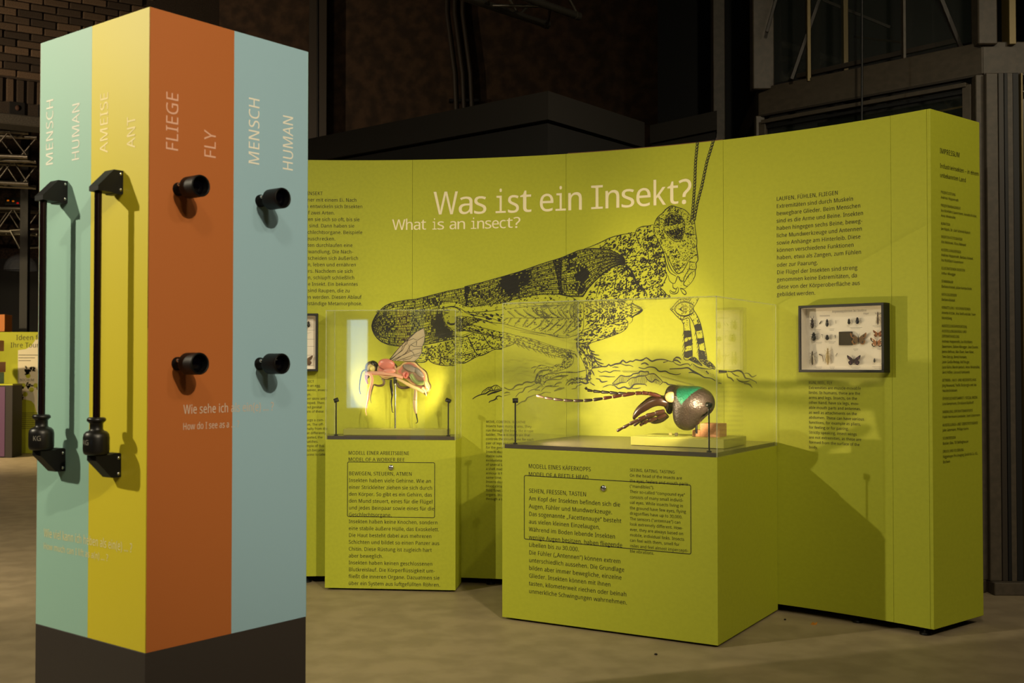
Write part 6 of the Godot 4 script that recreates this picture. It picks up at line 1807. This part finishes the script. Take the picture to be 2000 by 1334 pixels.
	for q in [[56, 727], [39, 755], [56, 754], [41, 775], [80, 760], [62, 722], [51, 724]]:
		var c: Vector2 = f.call(q[0], q[1])
		for k in 7:
			blob(g, c + Vector2(rng.randfn(0, 0.02), rng.randfn(0, 0.02)), 0.016, rng.randf() * 3.0, 1.8)
	var c0: Vector2 = f.call(36, 664)
	line(g, "Ideen für", c0.x - 0.04, c0.y, 0.1)
	line(g, "Ihre Tour mit d", c0.x - 0.12, c0.y - 0.11, 0.1)
	line(g, "BOCHUM", c0.x + 0.02, c0.y - 0.6, 0.05)
	for k in 9:
		ribbon(g, PackedVector2Array([c0 + Vector2(0.0, -1.06 - 0.028 * k), c0 + Vector2(0.34 + 0.02 * (k % 3), -1.06 - 0.028 * k)]), 0.007, 0.007)
	for k in 3:
		ribbon(g, PackedVector2Array([c0 + Vector2(0.0, -0.22 - 0.04 * k), c0 + Vector2(0.3 - 0.06 * k, -0.22 - 0.04 * k)]), 0.008, 0.008)
	print_flat("lettering", g, up, mat("board_ink", Color(0.2, 0.19, 0.08), 0.7), t)
	# tower of coloured boxes
	t = thing("striped_column", "far black column with purple and blue stripes under coloured boxes", "column", v3(-7.2, 0, 15.75), 0.1)
	var px := 15.75 / 2200.0
	obj("body", one_box(Vector3(-0.02, 0.5, 0), Vector3(0.6, 1.0, 0.4), 0.003), mat("black_board"), t)
	obj("colour_panel", one_box(Vector3(0.095, 0.5, 0.203), Vector3(0.17, 0.96, 0.008)), mat("purple_paint", Color(0.36, 0.24, 0.36), 0.5), t)
	obj("colour_panel", one_box(Vector3(-0.14, 0.5, 0.203), Vector3(0.29, 0.96, 0.008)), mat("sky_paint", Color(0.36, 0.55, 0.68), 0.5), t)
	obj("top_board", one_box(Vector3(-0.02, 1.01, 0), Vector3(0.6, 0.02, 0.4)), mat("board_lime"), t)
	var boxes := [["mint_paint", 0.0, 0.16, 0.33, "mint green box at the bottom of the far tower"], ["box_orange", 0.015, 0.145, 0.34, "orange box resting on the mint one in the far tower"], ["yellow_paint", -0.035, 0.15, 0.24, "yellow box in the middle of the far tower"], ["box_orange", 0.005, 0.15, 0.31, "orange box above the yellow one in the far tower"], ["lilac_paint", -0.06, 0.075, 0.3, "lilac box near the top of the far tower"]]
	mat("box_orange", Color(0.72, 0.38, 0.16), 0.5)
	mat("lilac_paint", Color(0.55, 0.44, 0.62), 0.5)
	var tower := t.transform
	var y2 := 1.0205
	for q in boxes:
		var o := obj("coloured_box", one_box(Vector3(0, q[2] / 2, 0), Vector3(q[3], q[2] - 0.002, 0.3), 0.003), mat(q[0]))
		o.transform = tower * Transform3D(Basis.IDENTITY, Vector3(q[1] - 0.11, y2, 0.02))
		tag(o, q[4], "box", "coloured boxes of the far tower")
		y2 += q[2]
	var ob := obj("coloured_box", one_box(Vector3(0, 0.12, 0), Vector3(0.25, 0.25, 0.25), 0.003), mat("box_amber", Color(0.74, 0.44, 0.17), 0.5))
	ob.position = v3(-7.55, 1.775, 16.6)
	ob.visible = true
	tag(ob, "single orange box standing above the tour board", "box")
	var ped := thing("box_pedestal", "black pedestal behind the tour board carrying the orange box", "pedestal", v3(-7.55, 0, 16.6))
	obj("post", one_box(Vector3(0, 0.885, 0), Vector3(0.2, 1.77, 0.2), 0.003), mat("black_board"), ped)

func ring_pts(r: float) -> Array:
	var out := []
	for k in 29:
		var a := TAU * k / 28.0
		out.append(Vector3(cos(a) * r, 0, sin(a) * r))
	return out

# ---------------------------------------------------------------- overhead

func overhead() -> void:
	truss("lighting_truss", "aluminium truss whose tube end shows above the dark booth", v3(-5.0, 3.86, 2.2), v3(0.36, 3.86, 7.92), 0.29, 0.026, 26)
	truss("lighting_truss", "aluminium truss behind the viewer carrying two spotlights", v3(2.75, 4.75, -3.2), v3(0.55, 4.75, 3.2), 0.29, 0.026, 18)

func small_things() -> void:
	var leaf := thing("dry_leaf", "small yellow crumpled leaf on the concrete before the plinth", "leaf", v3(1.49, 0.0, 5.585))
	var m := mat("leaf_yellow", Color(0.75, 0.5, 0.14), 0.7)
	obj("blade", slab(nst(), PackedVector2Array([Vector2(-0.016, 0.0), Vector2(-0.006, 0.012), Vector2(0.006, 0.007), Vector2(0.016, 0.012), Vector2(0.012, 0.001), Vector2(0.0, 0.0)]), -0.004, 0.004), m, leaf)
	obj("curl", slab(nst(), PackedVector2Array([Vector2(-0.01, 0.0), Vector2(-0.002, 0.009), Vector2(0.012, 0.004), Vector2(0.006, 0.0)]), 0.006, 0.01), m, leaf)
	var crumb := obj("crumb", ellipsoid(nst(), Vector3(0, 0.004, 0), Vector3(0.006, 0.004, 0.005), Basis.IDENTITY, 6, 8), mat("crumb_dark", Color(0.1, 0.08, 0.04), 0.9))
	crumb.position = v3(1.37, 0.0, 5.68)
	tag(crumb, "tiny dark crumb on the floor beside the yellow leaf", "crumb")
	crumb = obj("crumb", ellipsoid(nst(), Vector3(0, 0.004, 0), Vector3(0.008, 0.004, 0.006), Basis.IDENTITY, 6, 8), mat("crumb_dark"))
	crumb.position = v3(0.635, 0.0, 5.0)
	tag(crumb, "tiny dark crumb on the floor before the wide plinth", "crumb")
